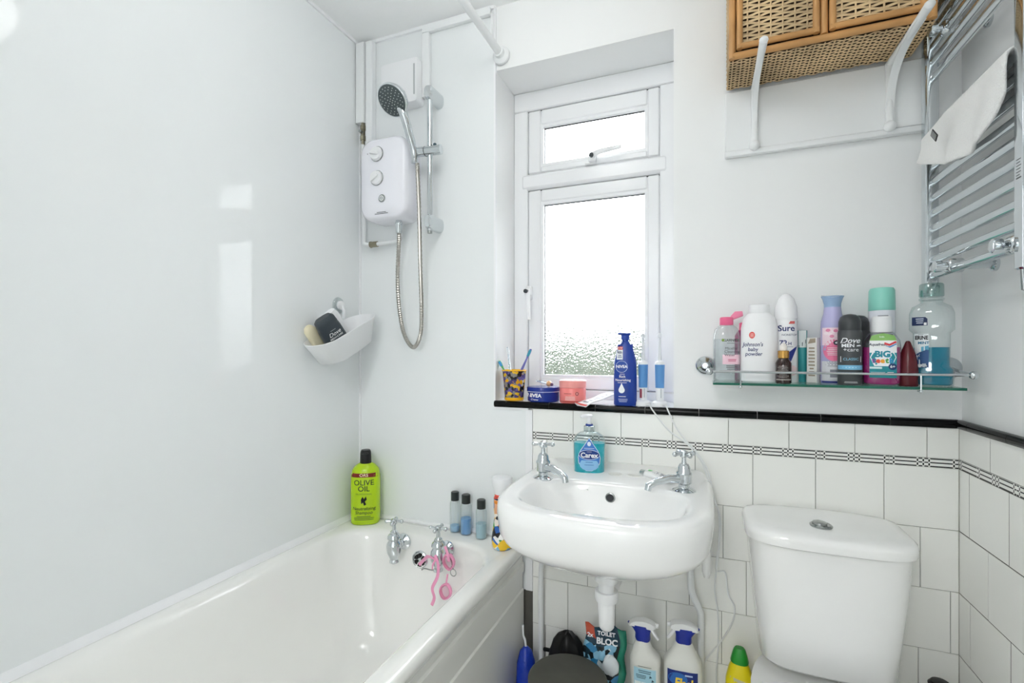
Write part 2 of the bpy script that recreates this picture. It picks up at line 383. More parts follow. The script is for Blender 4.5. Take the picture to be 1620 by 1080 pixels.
# ---- window
win = struct(G().span((WX0, WY, 1.060), (-.617, WY+.065, 2.097), .004).span((-.143, WY, 1.060), (WX1, WY+.065, 2.097), .004)
             .span((WX0, WY, 2.097), (WX1, WY+.065, WZ1), .004).span((WX0, WY, 1.026), (WX1, WY+.065, 1.060), .004)
             .span((WX0+.03, WY-.005, 1.800), (WX1-.028, WY+.060, 1.860), .010), 'window_1', PLAST)
G().span((WX0, YB+.002, WZ0-.015), (WX1, WY+.07, 1.0285), .002).build('window_sill', WGL, win)
OG = obscure_glass()
def sash(x0, x1, z0, z1, gx0, gx1, gz0, gz1, top):
    s = G(); y0, y1 = WY+.005, WY+.05
    s.span((x0, y0, z0), (gx0, y1, z1), .005).span((gx1, y0, z0), (x1, y1, z1), .005).span((gx0, y0, z0), (gx1, y1, gz0), .005).span((gx0, y0, gz1), (gx1, y1, z1), .005)
    so = s.build('window_sash', PLAST, win)
    b = .009; q = G()
    q.prism([(gx0-.004, gz0-.004), (gx0+b, gz0+b), (gx0+b, gz1-b), (gx0-.004, gz1+.004)], y0+.004, y0+.022)
    q.prism([(gx1+.004, gz0-.004), (gx1-b, gz0+b), (gx1-b, gz1-b), (gx1+.004, gz1+.004)], y0+.004, y0+.022)
    q.prism([(gx0-.004, gz0-.004), (gx1+.004, gz0-.004), (gx1-b, gz0+b), (gx0+b, gz0+b)], y0+.004, y0+.022)
    q.prism([(gx0-.004, gz1+.004), (gx1+.004, gz1+.004), (gx1-b, gz1-b), (gx0+b, gz1-b)], y0+.004, y0+.022)
    q.build('glazing_bead', PLAST, so)
    sl = G()
    for a, c in (((x0-.0022, z0-.0022), (x0+.0006, z1+.0022)), ((x1-.0006, z0-.0022), (x1+.0022, z1+.0022)), ((x0, z0-.0022), (x1, z0+.0006)), ((x0, z1-.0006), (x1, z1+.0022))):
        sl.span((a[0], y0+.009, a[1]), (c[0], y0+.02, c[1]))
    for a, c in (((gx0+b-.001, gz1-b-.0022), (gx1-b+.001, gz1-b+.001)), ((gx0+b-.001, gz0+b-.001), (gx0+b+.0016, gz1-b))):
        sl.span((a[0], y0+.018, a[1]), (c[0], y0+.024, c[1]))
    sl.build('rubber_seal', RUB, so, 0)
    G().span((gx0, y0+.024, gz0), (gx1, y0+.030, gz1)).build('pane', OG, so, 0)
    return so
s1 = sash(-.6165, -.1435, 1.8615, 2.0955, -.566, -.184, 1.886, 2.039, True)
s2 = sash(-.6165, -.1435, 1.062, 1.7985, -.566, -.184, 1.104, 1.752, False)
def handle(par, p, d):                          # d: lever direction
    g = G(); y = WY+.005
    if d == 'x':
        g.span((p[0]-.028, y-.012, p[2]-.014), (p[0]+.012, y, p[2]-.004), .003)
        g.span((p[0]-.012, y-.03, p[2]-.012), (p[0]+.014, y, p[2]+.016), .006, seg=2)
        g.tube([(p[0], y-.028, p[2]+.008), (p[0]+.03, y-.04, p[2]+.013), (p[0]+.105, y-.042, p[2]+.018)], [.012, .010, .007], 10, sx=.6)
    else:
        g.span((p[0]-.010, y-.012, p[2]-.03), (p[0]+.016, y, p[2]+.022), .004)
        g.span((p[0]-.010, y-.03, p[2]-.012), (p[0]+.014, y, p[2]+.014), .006, seg=2)
        g.tube([(p[0]+.004, y-.028, p[2]-.002), (p[0]+.010, y-.04, p[2]-.03), (p[0]+.016, y-.042, p[2]-.105)], [.011, .009, .006], 10, sx=.6)
    h = g.build('window_handle', PLAST, par)
    c = Vector((p[0]+.002, y-.0405 if d == 'x' else y-.041, p[2]+.006 if d == 'x' else p[2]))
    G().lathe([(.0075, -.012), (.0075, .003), (.004, .0045)], c, '-y', 16).build('key_button', DGR, h)
handle(s1, onY(936, 250, WY-.02), 'x')
handle(s2, onY(833, 461, WY-.02), 'z')
# outside: the ground beyond the window that greys the lower part of the frosted pane
og = struct(G().span((-30, 2.4, -2.7), (30, 70, -2.6)), 'ground', M('outside_ground', '#96968f', .9, var=.2))
hg = G(); rnd = random.Random(3)
for i in range(34):
    hx = -9+i*.42+rnd.uniform(-.1, .1); hg.ball((hx, 6.5+rnd.uniform(-.2, .2), 0), .55, 8, 0, (1.58+rnd.uniform(-.10, .12)+2.6)/.55/2)
hg.xf(Matrix.Translation((0, 0, (1.58-2.6)/2)))
ho = hg.build('hedge', M('hedge_green', '#3f463c', .9, bump=(6, 1, .1), var=.5), None); ho['kind'] = 'stuff'
tag(ho, 'dark garden hedge outside, blurred by the frosted window glass', 'hedge')

# ---- flush ceiling lamp behind the viewer's head
lp = thing('ceiling_lamp', 'round white glass globe lamp hanging just below the ceiling', 'lamp', (-.45, .71, ZC))
G().lathe([(.03, -.045), (.06, -.02), (.065, 0)], (0, 0, 0), 'z', 32).build('lamp_base', WPL, lp)
G().ball((0, 0, -.145), .12, 32, 0, .9).build('lamp_globe', M('glowing_opal', '#fdfdfb', .3, emit=LAMP), lp)


# ================================================================== BATH
BZ = .568
bath = thing('bath', 'white enamelled bath with two chrome cross-head taps along the panelled wall', 'bath', (-.90, .63, 0))
def bring(x0, x1, y0, y1, r, z): return [(p[0]+.90, p[1]-.63, z) for p in rr((x0+x1)/2, (y0+y1)/2, x1-x0, y1-y0, r, 8)]
X0, X1, Y0_, Y1_ = XL+.001, -.552, -.27, YB-.001
rings = [bring(X0+.01, X1-.014, Y0_, Y1_, .01, .524), bring(X0, X1-.003, Y0_, Y1_, .012, .532), bring(X0, X1, Y0_, Y1_, .014, .545), bring(X0, X1-.003, Y0_, Y1_, .014, .560), bring(X0+.004, X1-.010, Y0_+.004, Y1_-.004, .014, .567), bring(X0+.02, X1-.028, Y0_+.02, Y1_-.03, .03, BZ)]
for k, z in ((0, .5655), (.010, .560), (.018, .548), (.026, .52), (.045, .42), (.068, .32), (.09, .25), (.125, .205), (.17, .19)):
    rings.append(bring(-1.206+k*1.05, -.604-k*.9, -.13+k*2.4, 1.428-k*.95, .13 if k < .1 else .12, z))
G().loft(rings, False, True).build('bath_tub', ENAM, bath, 60)
def cross_head(g, c, z, r=.026, mi=0, rot=.3):
    for k in range(4):
        a = rot+k*math.pi/2; d = Vector((math.cos(a), math.sin(a), 0)); p = Vector((c[0], c[1], z))
        g.tube([p, p+d*r*.55, p+d*r*.8, p+d*r], [.0055, .0042, .0055, .0062], 8, mi); g.ball(p+d*r, .0068, 10, mi)
    g.lathe([(.010, z-.008), (.011, z), (.009, z+.007), (.004, z+.010), (.001, z+.0102)], (c[0], c[1], 0), 'z', 14, mi)
for cx in (-.967, -.797):
    t = G(); c = (cx+.90, 1.347-.63, 0)
    t.lathe([(.013, .492), (.0155, .494), (.0155, .498), (.0125, .504), (.016, .512), (.0235, .528), (.0255, .545), (.024, .558), (.0185, .566), (.0185, .570), (.0225, .573), (.0215, .582), (.015, .590)], c, 'z', 24)
    tb = t.build('bath_tap', CHR, bath)
    G().lathe([(.027, 0), (.027, .006), (.020, .010), (.013, .016), (.012, .05)], (cx+.90, 1.405-.63, .543), '-y', 24).build('tap_flange', CHR, tb)
    h = G().lathe([(.013, .588), (.0125, .596), (.0065, .602), (.0055, .618)], c, 'z', 16); cross_head(h, c, .630, rot=.35 if cx < -.9 else .1); h.build('cross_handle', CHR, tb)
# overflow grille with dark slots and its bead chain
ov = onY(665, 885, 1.400); og_ = (ov.x+.90, ov.y-.63, ov.z)
of = G().lathe([(.030, -.01), (.030, .004), (.026, .007), (.0245, .005), (.0245, .003)], og_, '-y', 28).build('overflow_grille', CHR, bath)
sl = G()
for k in range(6):
    a = math.radians(60*k+30); pts = [(r*math.cos(a+q), r*math.sin(a+q)) for r, q in ((.008, -.35), (.021, -.42), (.0225, 0), (.021, .42), (.008, .35))]
    sl.add([(og_[0]+p[0], og_[1]-.0058, og_[2]+p[1]) for p in pts], [(0, 1, 2, 3, 4)])
sl.build('grille_slot', BLK, of, 0)
ch = G(); path = smooth_path([ov+Vector((.012, -.01, -.028)), onY(672, 899, 1.375), onY(686, 901, 1.35), onY(700, 890, 1.335), onY(706, 868, 1.33), onY(707, 862, 1.33), onY(712, 880, 1.328), onY(717, 900, 1.325)], 9)
for p in path: ch.ball((p.x+.90, p.y-.63, p.z), .0024, 6)
e = path[-1]; ch.tube([(e.x+.90+.010*math.sin(a), e.y-.63, e.z-.011+.011*math.cos(a)) for a in [2*math.pi*k/16 for k in range(16)]], .0015, 6, closed=True)
ch.build('bead_chain', CHRD, bath)
# side panel
bp = G(); pf = [(-.585, .003), (-.562, .003), (-.562, .405), (-.566, .410), (-.566, .462), (-.561, .467), (-.561, .494), (-.567, .499), (-.567, .523), (-.585, .523)]
bp.loft([[(p[0], y, p[1]) for p in pf] for y in (-.27, YB-.012)])
bp.xf(Matrix.Translation((.90, -.63, 0))).build('side_panel', M('bath_panel_white', '#f0f0ec', .25), bath, 30, 'white moulded side panel')

# ---- pink swimming goggles hung from the right bath tap
PINK = M('pink_silicone', '#f0a0c4', .35); PLENS = clear('pink_lens', '#f7d3e2')
gg = thing('swimming_goggles', 'pink childrens swimming goggles hanging by the strap from the bath tap', 'goggles', (-.785, 1.33, .40))
def gl(p): return Vector(p)-Vector((-.785, 1.33, .40))
for (px_, py_), rz_ in (((709, 889), .1), ((704, 936), -.25)):
    c = onY(px_, py_, 1.325); r_ = [(.016*math.cos(t)*(1+.15*math.cos(2*t)), .0235*math.sin(t)) for t in [2*math.pi*k/20 for k in range(20)]]
    r_ = [(a*math.cos(rz_)-b*math.sin(rz_), a*math.sin(rz_)+b*math.cos(rz_)) for a, b in r_]
    e = G().tube([gl((c.x+a, c.y+.004, c.z+b)) for a, b in r_], .0042, 8, closed=True, sx=1.6).build('eye_cup', PINK, gg)
    G().loft([[tuple(gl((c.x+a*.95*k, c.y-.002-q, c.z+b*.95*k))) for a, b in r_] for k, q in ((1, 0), (.85, .006), (.3, .008))], False, True).build('lens', PLENS, e)
def strap(pts, wd=.0055):
    g = G(); P = smooth_path([gl(p) for p in pts], 6); g.tube(P, .0011, 8, sx=wd/.0011, up=(0, -1, 0)); return g.build('strap', PINK, gg)
strap([onY(688, 878, 1.322), onY(693, 893, 1.316), onY(692, 912, 1.316), onY(684, 930, 1.316), onY(687, 945, 1.316), onY(683, 957, 1.316)])
strap([onY(663, 893, 1.372), onY(672, 884, 1.345), onY(678, 880, 1.330), onY(688, 885, 1.320)])
strap([onY(704, 864, 1.318), onY(708, 876, 1.314), onY(710, 888, 1.317)], .005)
strap([onY(684, 900, 1.330), onY(685, 892, 1.322), onY(690, 884, 1.318)], .003)
strap([onY(708, 908, 1.322), onY(707, 915, 1.32), onY(706, 922, 1.322)], .003)

# ================================================================== BASIN
BC = (-.243, 1.30)
bs = thing('wash_basin', 'white ceramic wall-hung basin with two chrome pillar taps', 'basin', (BC[0], YB, .60))
def bz(x, y, z):
    t = min(1, max(0, (y-1.475)/.034)); return z+.020*t*t*(3-2*t)
def oring(a, bf, bb, n, z, n2=9, up=True, cy=1.30): return [(p[0], p[1]-(YB-cy), (bz(0, p[1]+cy, z) if up else z)-.60) for p in se(a, bf, n, 96, 0, 0, bb, n2)]
R = [oring(.030, .03, .03, 2, .655, 2, False, 1.25), oring(.045, .045, .045, 2, .658, 2, False, 1.25), oring(.115, .12, .10, 2.2, .668, 2.2, False, 1.26), oring(.19, .215, .16, 2.6, .690, 3, False, 1.29), oring(.235, .265, .20, 2.9, .716, 6, False),
     oring(.253, .283, .213, 3.1, .734, 9, False), oring(.2605, .291, .2145, 3.2, .752, 9, False), oring(.264, .296, .2145, 3.3, .800, 9), oring(.263, .295, .2145, 3.3, .820, 9), oring(.257, .289, .2135, 3.2, .831, 9), oring(.247, .279, .209, 3.1, .834, 9)]
def iring(a, bf, bb, n, z, n2=2.6, cy=1.205): return [(p[0], p[1]-(YB-cy), z-.60) for p in se(a, bf, n, 96, 0, 0, bb, n2)]
R += [iring(.214, .148, .146, 2.7, .834, 2.9), iring(.206, .138, .138, 2.7, .830, 2.9), iring(.200, .131, .132, 2.7, .820, 2.9), iring(.190, .122, .125, 2.6, .79, 2.8), iring(.172, .108, .113, 2.5, .75), iring(.14, .088, .094, 2.4, .71), iring(.08, .055, .06, 2.2, .688), iring(.02, .02, .02, 2, .682)]
G().loft(R).build('basin_bowl', CERA, bs, 60)
def bl(p): return Vector(p)-Vector((BC[0], YB, .60))
def back_wall(z):                               # depth of the bowl's back at a height
    return 1.205+(.125+(z-.79)/.03*.007 if z > .79 else .113+(z-.75)/.04*.012)
pz = .793; p = onY(966, 786, 1.335)
o = bl((p.x, 1.331, p.z))
G().lathe([(.0135, 0), (.0135, .003), (.0105, .004), (.0095, .002)], o, '-y', 24).build('overflow_ring', CHRD, bs)
G().lathe([(.0100, .0035), (.0100, .0037)], o, '-y', 20).build('overflow_grid', RUB, bs)
p = onY(929, 776, 1.338); G().lathe([(.006, 0), (.006, .003), (.003, .0035)], bl((p.x, 1.336, p.z)), '-y', 16).build('chain_stay', CHRD, bs)
G().lathe([(.022, .684), (.022, .687), (.016, .6875), (.014, .685)], bl((BC[0], 1.205, 0)) , 'z', 24).build('waste_ring', CHR, bs)
def pillar(px, py, dirx, diry, ln, rot):
    q = G(); c = bl((px, py, 0)); z0 = .834-.0
    q.lathe([(.030, z0-.003), (.030, z0+.001), (.022, z0+.005), (.014, z0+.008), (.0135, z0+.016), (.019, z0+.020), (.019, z0+.040), (.0205, z0+.043), (.0205, z0+.047), (.0165, z0+.052), (.0155, z0+.062), (.011, z0+.070)], c, 'z', 24)
    d = Vector((dirx, diry, 0)).normalized(); s0 = c+Vector((0, 0, z0+.030))
    q.tube([s0+d*.010, s0+d*.04+Vector((0, 0, .003)), s0+d*(ln-.018)+Vector((0, 0, -.005)), s0+d*ln+Vector((0, 0, -.014)), s0+d*(ln+.003)+Vector((0, 0, -.026))], [.0115, .011, .0098, .0095, .0085], 12)
    b = q.build('basin_tap', CHR, bs)
    h = G().lathe([(.0085, z0+.068), (.0062, z0+.074), (.0055, z0+.086)], c, 'z', 14); cross_head(h, (c[0], c[1]), z0+.096-.60, .027, rot=rot); h.build('cross_handle', CHR, b)
pillar(-.436, 1.327, .80, -.45, .088, .2); pillar(-.052, 1.342, -.85, -.50, .098, .6)
# waste trap, supply pipes
trap = thing('basin_trap', 'white plastic bottle trap hanging under the basin', 'waste trap', (-.238, 1.25, .490))
G().lathe([(.030, .138), (.037, .143), (.035, .160), (.024, .167)], (0, 0, 0), 'z', 28).build('waste_flange', CHRD, trap)
nut = G(); 
def ribbed(g, r, z0, z1, n=20):
    g.loft([[(r*(1+(.05 if i % 2 else 0)*k)*math.cos(math.pi*i/n), r*(1+(.05 if i % 2 else 0)*k)*math.sin(math.pi*i/n), z) for i in range(2*n)] for z, k in ((z0, 0), (z0+.002, 1), (z1-.002, 1), (z1, 0))])
ribbed(nut, .0285, .114, .137); nut.build('nut', WPL, trap)
G().lathe([(.0205, .085), (.0205, .12)], (0, 0, 0), 'z', 24).build('tailpiece', WPL, trap)
nut = G(); ribbed(nut, .0285, .064, .090); nut.build('nut', WPL, trap)
G().lathe([(.004, -.014), (.014, -.011), (.0195, -.004), (.0215, .03), (.0225, .07)], (0, 0, 0), 'z', 28).build('trap_bottle', WPL, trap)
G().tube([(0, .015, .055), (0, .26, .050)], .016, 14).build('outlet_pipe', WPL, trap)
def pipe(name, lab, pts, r, mat, k=6):
    return tag(G().tube(smooth_path(pts, k), r, 12).build(name, mat), lab, 'pipe')
pipe('supply_pipe', 'white painted upright water pipe under the basin beside the bath panel', [(-.476, 1.455, .66), (-.482, 1.47, .60), (-.490, 1.482, .53), (-.497, 1.488, .45), (-.496, 1.488, .20), (-.496, 1.488, .0)], .0085, WGL)
pipe('supply_pipe', 'white painted water pipe with a bend, behind the spray bottles', [(-.046, 1.455, .66), (-.042, 1.475, .61), (-.040, 1.485, .55), (-.036, 1.488, .50), (-.016, 1.488, .455), (-.012, 1.488, .42), (-.012, 1.488, .22), (-.012, 1.488, 0)], .0095, WGL)
G().tube([(bl((.003, 1.46, .75))), bl((.003, 1.455, .58)), bl((.003, 1.455, .565))], [.013, .012, .007], 14).build('support_peg', CERA, bs)

# ================================================================== TOILET
TX = .272
wc = thing('toilet', 'white close-coupled toilet with push button cistern in the tiled corner', 'toilet', (TX, 1.30, 0))
def cr(a, bf, n, z, bb=.10, cy=1.405): return [(p[0], p[1]+cy-1.30, z) for p in se(a, bf, n, 80, 0, 0, bb, 9)]
G().loft([cr(.136, .085, 3.6, .432), cr(.143, .092, 3.6, .440), cr(.150, .099, 3.6, .52), cr(.163, .106, 3.6, .64), cr(.170, .110, 3.6, .733)]).build('cistern', CERA, wc, 60)
def lid(a, bf, n, z, bb=.103): return [(p[0], p[1]+.105, z) for p in se(a, bf, n, 80, 0, 0, bb, 9)]
cl = G().loft([lid(.172, .112, 3.6, .735), lid(.178, .119, 3.6, .737), lid(.179, .120, 3.6, .752), lid(.177, .117, 3.6, .762), lid(.170, .109, 3.5, .7685), lid(.15, .09, 3.2, .772), lid(.10, .05, 2.6, .774), lid(.02, .01, 2, .7745)]).build('cistern_lid', CERA, wc, 60)
b = onZ(1299, 832, .774); bx, by = b.x-TX, b.y-1.30
G().lathe([(.024, .7725), (.0245, .777), (.021, .780), (.019, .779)], (bx, by, 0), 'z', 28).build('flush_button', CHRD, cl)
G().loft([[(bx+x, by+y, z) for x, y in se(a, c, 2, 24, -.003)] for a, c, z in ((.016, .017, .778), (.015, .016, .784), (.008, .012, .7855))]).build('button_half', CHRD, cl)
# pan and closed seat in front of the cistern
def pr(a, bf, bb, z, cy, n=2.4): return [(p[0], p[1]+cy-1.30, z) for p in se(a, bf, n, 48, 0, 0, bb, 3.5)]
G().loft([pr(.11, .16, .22, .0, 1.20), pr(.10, .14, .23, .10, 1.20), pr(.12, .20, .25, .22, 1.17), pr(.165, .27, .33, .34, 1.12), pr(.178, .29, .37, .385, 1.10), pr(.176, .288, .37, .400, 1.10)]).build('toilet_pan', CERA, wc, 60)
G().loft([pr(.182, .295, .155, .404, 1.10), pr(.186, .30, .16, .415, 1.10), pr(.184, .297, .157, .424, 1.10), pr(.182, .294, .154, .428, 1.10), pr(.184, .296, .157, .434, 1.10), pr(.178, .285, .15, .450, 1.10), pr(.12, .2, .10, .456, 1.10)]).build('toilet_seat', WPL, wc, 60)
for sx in (-1, 1):
    h = G().tube([(sx*.150, -.065, .425), (sx*.098, -.065, .425)], .017, 16).tube([(sx*.162, -.065, .425), (sx*.150, -.065, .425)], .011, 12)
    h.span((sx*.124-.02, -.075, .40), (sx*.124+.02, -.035, .425), .005); h.build('seat_hinge', WPL, wc)

# ================================================================== SHOWER
es = thing('electric_shower', 'white electric shower unit with two round dials on the wall panel', 'shower unit', (-1.062, YB, 1.65))
def fr(w_, h_, r, y, cz=.165): return [(p[0], y, p[1]) for p in rr(-.004, cz, w_-.008, h_-.018, r, 7)]
G().loft([fr(.198, .304, .04, 0), fr(.206, .312, .046, -.05), fr(.206, .312, .048, -.080), fr(.200, .306, .048, -.094), fr(.182, .288, .044, -.103), fr(.10, .2, .03, -.106)]).build('casing', M('shower_white', '#f4f4fb', .18), es, 50)
def sl_(x, y, Y): p = onY(x, y, Y); return (p.x+1.062, p.y-YB, p.z-1.65)
for (x, y), an in (((597, 244), .25), ((597, 282), -.6)):
    c = sl_(x, y, YB-.104); k = G().lathe([(.027, 0), (.027, .004), (.0255, .006), (.0245, .006), (.0235, .012), (.0215, .014)], c, '-y', 32).build('dial', WPL, es)
    G().lathe([(.0272, .0), (.0272, .0045), (.0256, .0062), (.0256, .0)], c, '-y', 32, c0=False, c1=False).build('chrome_ring', CHRD, k)
    g = G().span((-.021, -.006, -.0055), (.014, 0, .0055), .002); g.xf(Matrix.Translation((c[0], c[1]-.014, c[2])) @ Matrix.Rotation(an, 4, 'Y')); g.build('pointer', WPL, k)
c = sl_(605, 314, YB-.104); k = G().lathe([(.014, 0), (.014, .004), (.012, .005)], c, '-y', 24).build('start_button', CHRD, es)
G().lathe([(.0095, .0045), (.009, .007)], c, '-y', 20).build('button_cap', WPL, k)
G().tube([(c[0]+.0045*math.cos(t), c[1]-.0075, c[2]+.0045*math.sin(t)) for t in [2*math.pi*i/12 for i in range(12)]], .0009, 5, closed=True).build('power_symbol', GREYT, k)
pt = G()
def flat(g, shp, x, y, z, mi=0): g.add([(p[0]+x, y, p[1]+z) for p in shp[0]], shp[1], mi)
c = sl_(619, 313, YB-.104); flat(pt, barsp(.020, .006, 1), c[0], -.1055, c[2])
for a0, a1, cc in ((200, 250, (597, 282)), (290, 330, (597, 282)), (130, 150, (597, 282))):
    c = sl_(*cc, YB-.104); A = [math.radians(a0+(a1-a0)*i/6) for i in range(7)]
    pt.add([((c[0]+r*math.cos(t)), -.1055, c[2]+r*math.sin(t)) for r in (.0335, .036) for t in A], [(i, i+1, i+8, i+7) for i in range(6)])
for x, y in ((582, 244), (597, 261), (612, 241)): c = sl_(x, y, YB-.104); flat(pt, rectp(.003, .003, 1, 1), c[0], -.1055, c[2])
flat(pt, barsp(.06, .010, 2), -.005, -.1045, .040)
pt.build('printed_marks', GREYT, es, 0)['kind'] = 'stuff'
cn = sl_(631, 356, 1.452)
# hose from the unit round to the handset
HR = .0078
hp = [(-1.062+cn[0], YB+cn[1], 1.664), onY(631, 385, 1.460), onY(629, 440, 1.475), onY(632, 490, 1.478), onY(640, 530, 1.478), onY(654, 549, 1.478), onY(665, 530, 1.470), onY(667, 490, 1.463), onY(665, 420, 1.455), onY(663, 330, 1.446), onY(660, 258, 1.425)]
hs = thing('shower_hose', 'looped ribbed steel shower hose hanging below the shower unit', 'hose', onY(654, 549, 1.478))
hb = Vector(hs.location); P = [p-hb for p in smooth_path(hp, 26)]
rad = [HR*(1 if i % 2 else .84) for i in range(len(P))]
G().tube(P, rad, 10).build('ribbed_hose', HOSE, hs, 25)
q = Vector(hp[0])-hb
G().lathe([(.0085, -.042), (.0115, -.036), (.0115, -.016), (.0135, -.013), (.0135, -.004), (.0115, 0), (.011, .008)], q, 'z', 18).build('hose_nut', CHR, hs)
# riser rail
RX, RY = -.8918, 1.45
rail = thing('shower_riser_rail', 'chrome riser rail with sliding handset holder beside the shower unit', 'shower rail', (RX, YB, 1.62))
G().tube([(0, RY-YB, -.002), (0, RY-YB, .50)], .0095, 18).build('rail_bar', CHR, rail)
for z in (.030, .478):
    G().loft([[(p[0], y, p[1]+z) for p in se(a, b_, 2.6, 28)] for y, a, b_ in ((0, .018, .026), (-.03, .018, .026), (-.072, .017, .025), (-.082, .013, .020), (-.084, .006, .010))]).build('wall_bracket', M('satin_chrome', '#d8dcde', .14, 1), rail, 50)
G().lathe([(.008, -.006), (.008, .004)], (0, RY-YB, -.004), 'z', 14).build('end_stop', CHRD, rail)
c0 = onY(652, 241, 1.432)
sd = G().tube([(-.052, RY-YB-.010, .2755), (.045, RY-YB-.0, .276)], .0165, 22).build('handset_holder', CHR, rail)
G().tube([(-.014, RY-YB-.006, .2755), (-.012, RY-YB-.006, .2755)], .0172, 22).build('joint_ring', RUB, sd)
G().lathe([(.006, .290), (.006, .299), (.004, .301)], (.02, RY-YB, 0), 'z', 12).build('clamp_knob', M('teal_knob', '#3d5a66', .4), sd)
# handset
hd = thing('shower_handset', 'chrome shower handset with dark grey spray face above the white unit', 'shower head', (RX-.050, 1.425, 1.86))
hq = Vector(hd.location)
hc = onY(620, 159, 1.335); base = Vector((RX-.050, 1.430, 1.875)); neck = onY(640, 186, 1.372)
nrm = Vector((-.08, -.71, -.70)).normalized()               # the face looks into the room and down
A = Matrix.Translation(hc-hq) @ nrm.to_track_quat('Z', 'Y').to_matrix().to_4x4()
G().tube([p-hq for p in smooth_path([base+Vector((0, 0, -.02)), base+Vector((0, -.004, .02)), (base+neck)/2+Vector((0, .006, 0)), neck, hc-nrm*.030], 5)], [.0115]*4+[.0125]*5+[.0135]*4+[.0145]*4+[.016]*3+[.018], 14).build('handle', CHR, hd)
G().lathe([(.010, -.038), (.030, -.034), (.048, -.022), (.054, -.008), (.054, -.001), (.051, .001)], (0, 0, 0), 'z', 36).xf(A).build('head', CHR, hd)
fp = G().lathe([(.0505, -.004), (.0505, .0012), (.047, .003)], (0, 0, 0), 'z', 36).xf(A).build('spray_face', M('spray_face', '#4d5759', .45), hd)
nz = G()
for r, n in ((.042, 20), (.034, 16), (.024, 12), (.014, 8), (.006, 4)):
    for k in range(n):
        a = 2*math.pi*(k+.5*(n % 8 == 0))/n; nz.lathe([(.0016, .0028), (.0013, .0045)], (r*math.cos(a), r*math.sin(a), 0), 'z', 6)
o = nz.xf(A).build('spray_nozzles', M('nozzle_grey', '#c5cccb', .5), fp); o['kind'] = 'stuff'
G().tube([A @ Vector((.012, -.050, -.002)), A @ Vector((.014, -.066, .001))], .003, 8).build('mode_lever', BLK, hd)
# white pull-cord box, trunking, pipework
bx_ = thing('switch_box', 'square white switch box on the wall behind the shower head', 'switch box', (-1.035, YB, 2.09))
G().loft([[(p[0], y, p[1]+.085) for p in rr(0, 0, w_, w_*1.02, .010, 4)] for y, w_ in ((0, .158), (-.040, .158), (-.046, .152), (-.047, .14))]).build('box_cover', WPL, bx_)
G().span((.064, -.049, .030), (.070, -.0468, .140), .001).build('grip_slot', M('slot_grey', '#b9bdbf', .5), bx_)
def trunk(name, lab, spans):
    t = thing(name, lab, 'trunking', spans[0][0])
    b0 = Vector(spans[0][0])
    for a, b in spans: G().span(Vector(a)-b0, Vector(b)-b0, .002).build('channel', WGL, t)
trunk('pipe_trunking', 'white square trunking in the corner running down to a pipe valve', [((-1.241, YB-.032, 2.07), (-1.203, YB-.001, ZC-.013))])
trunk('pipe_trunking', 'white square trunking running from the ceiling into the shower unit', [((-1.198, YB-.028, 1.95), (-1.168, YB-.001, ZC-.013))])
trunk('cable_trunking', 'white cable trunking along the ceiling and down behind the riser rail', [((-.955, YB-.018, 2.12), (-.925, YB-.001, 2.352)), ((-.955, YB-.018, 2.353), (-.684, YB-.001, ZC-.009)), ((-.683, YB-.016, 2.27), (-.676, YB-.001, 2.36))])
vl = thing('pipe_valve', 'tarnished brass isolating valve on the pipe above the shower unit', 'valve', (-1.215, 1.495, 2.005))
G().lathe([(.006, -.02), (.006, .0), (.0105, .001), (.0105, .016), (.008, .018), (.008, .038), (.0105, .040), (.0105, .056), (.007, .058), (.007, .075)], (0, 0, 0), 'z', 8).build('valve_body', BRASS, vl)
G().lathe([(.006, 0), (.006, .014), (.002, .015)], (0, -.006, .028), '-y', 8).build('valve_screw', CHRD, vl)
sp_ = thing('inlet_pipe', 'white elbowed water pipe with a corroded joint below the shower unit', 'pipe', (-1.2062, 1.49, 1.60))
G().tube(smooth_path([(-.006, 0, .385), (-.004, 0, .30), (0, 0, .10), (0, 0, .025), (.004, 0, .008), (.022, 0, .003), (.06, 0, .002), (.155, 0, .006), (.163, 0, .03), (.163, -.01, .055)], 5), .0075, 12).build('pipe_run', WGL, sp_)
G().tube([(.034, 0, .002), (.062, 0, .002)], .011, 8).tube([(.030, 0, .002), (.034, 0, .002)], .0125, 8).build('compression_joint', BRASS, sp_)
# curtain rail
cr_ = thing('shower_curtain_rail', 'white curtain rail ending in a round wall flange beside the window', 'curtain rail', (-.648, YB, 2.211))
G().tube([(0, -.018, 0), (-.008, -1.80, .004)], .0125, 16).build('rail_tube', WGL, cr_)
G().lathe([(.030, -.004), (.030, .006), (.024, .012), (.018, .015), (.017, .03)], (0, 0, 0), '-y', 28).build('wall_flange', WGL, cr_)

# ================================================================== CORNER BASKET ON THE LEFT WALL
TL = math.radians(24)
def bk(y, z): return Vector((0, y*math.cos(TL)-z*math.sin(TL), y*math.sin(TL)+z*math.cos(TL)))
cd = thing('suction_basket', 'white plastic bathroom basket hanging askew from a suction cup', 'basket', (XL+.012, 1.362, 1.198), rot=(TL, 0, 0))
def kr(L, D, z, r, x0=.0): return [(x0+p[1], p[0], z) for p in rr(0, D/2, L, D, r, 8)]
g = G().loft([kr(.155, .080, -.008, .035, .010), kr(.225, .098, .002, .045, .006), kr(.30, .122, .083, .055, 0), kr(.302, .124, .086, .055, 0), kr(.298, .120, .087, .054, .002), kr(.293, .115, .083, .052, .004), kr(.215, .09, .006, .042, .010), kr(.15, .07, .000, .03, .016)])
g.build('tray', WPL, cd, 50)
hk = onX(535, 483, XL); hl = cd.matrix_basis.inverted() if False else None
ml = Matrix.Translation(cd.location) @ Matrix.Rotation(TL, 4, 'X')
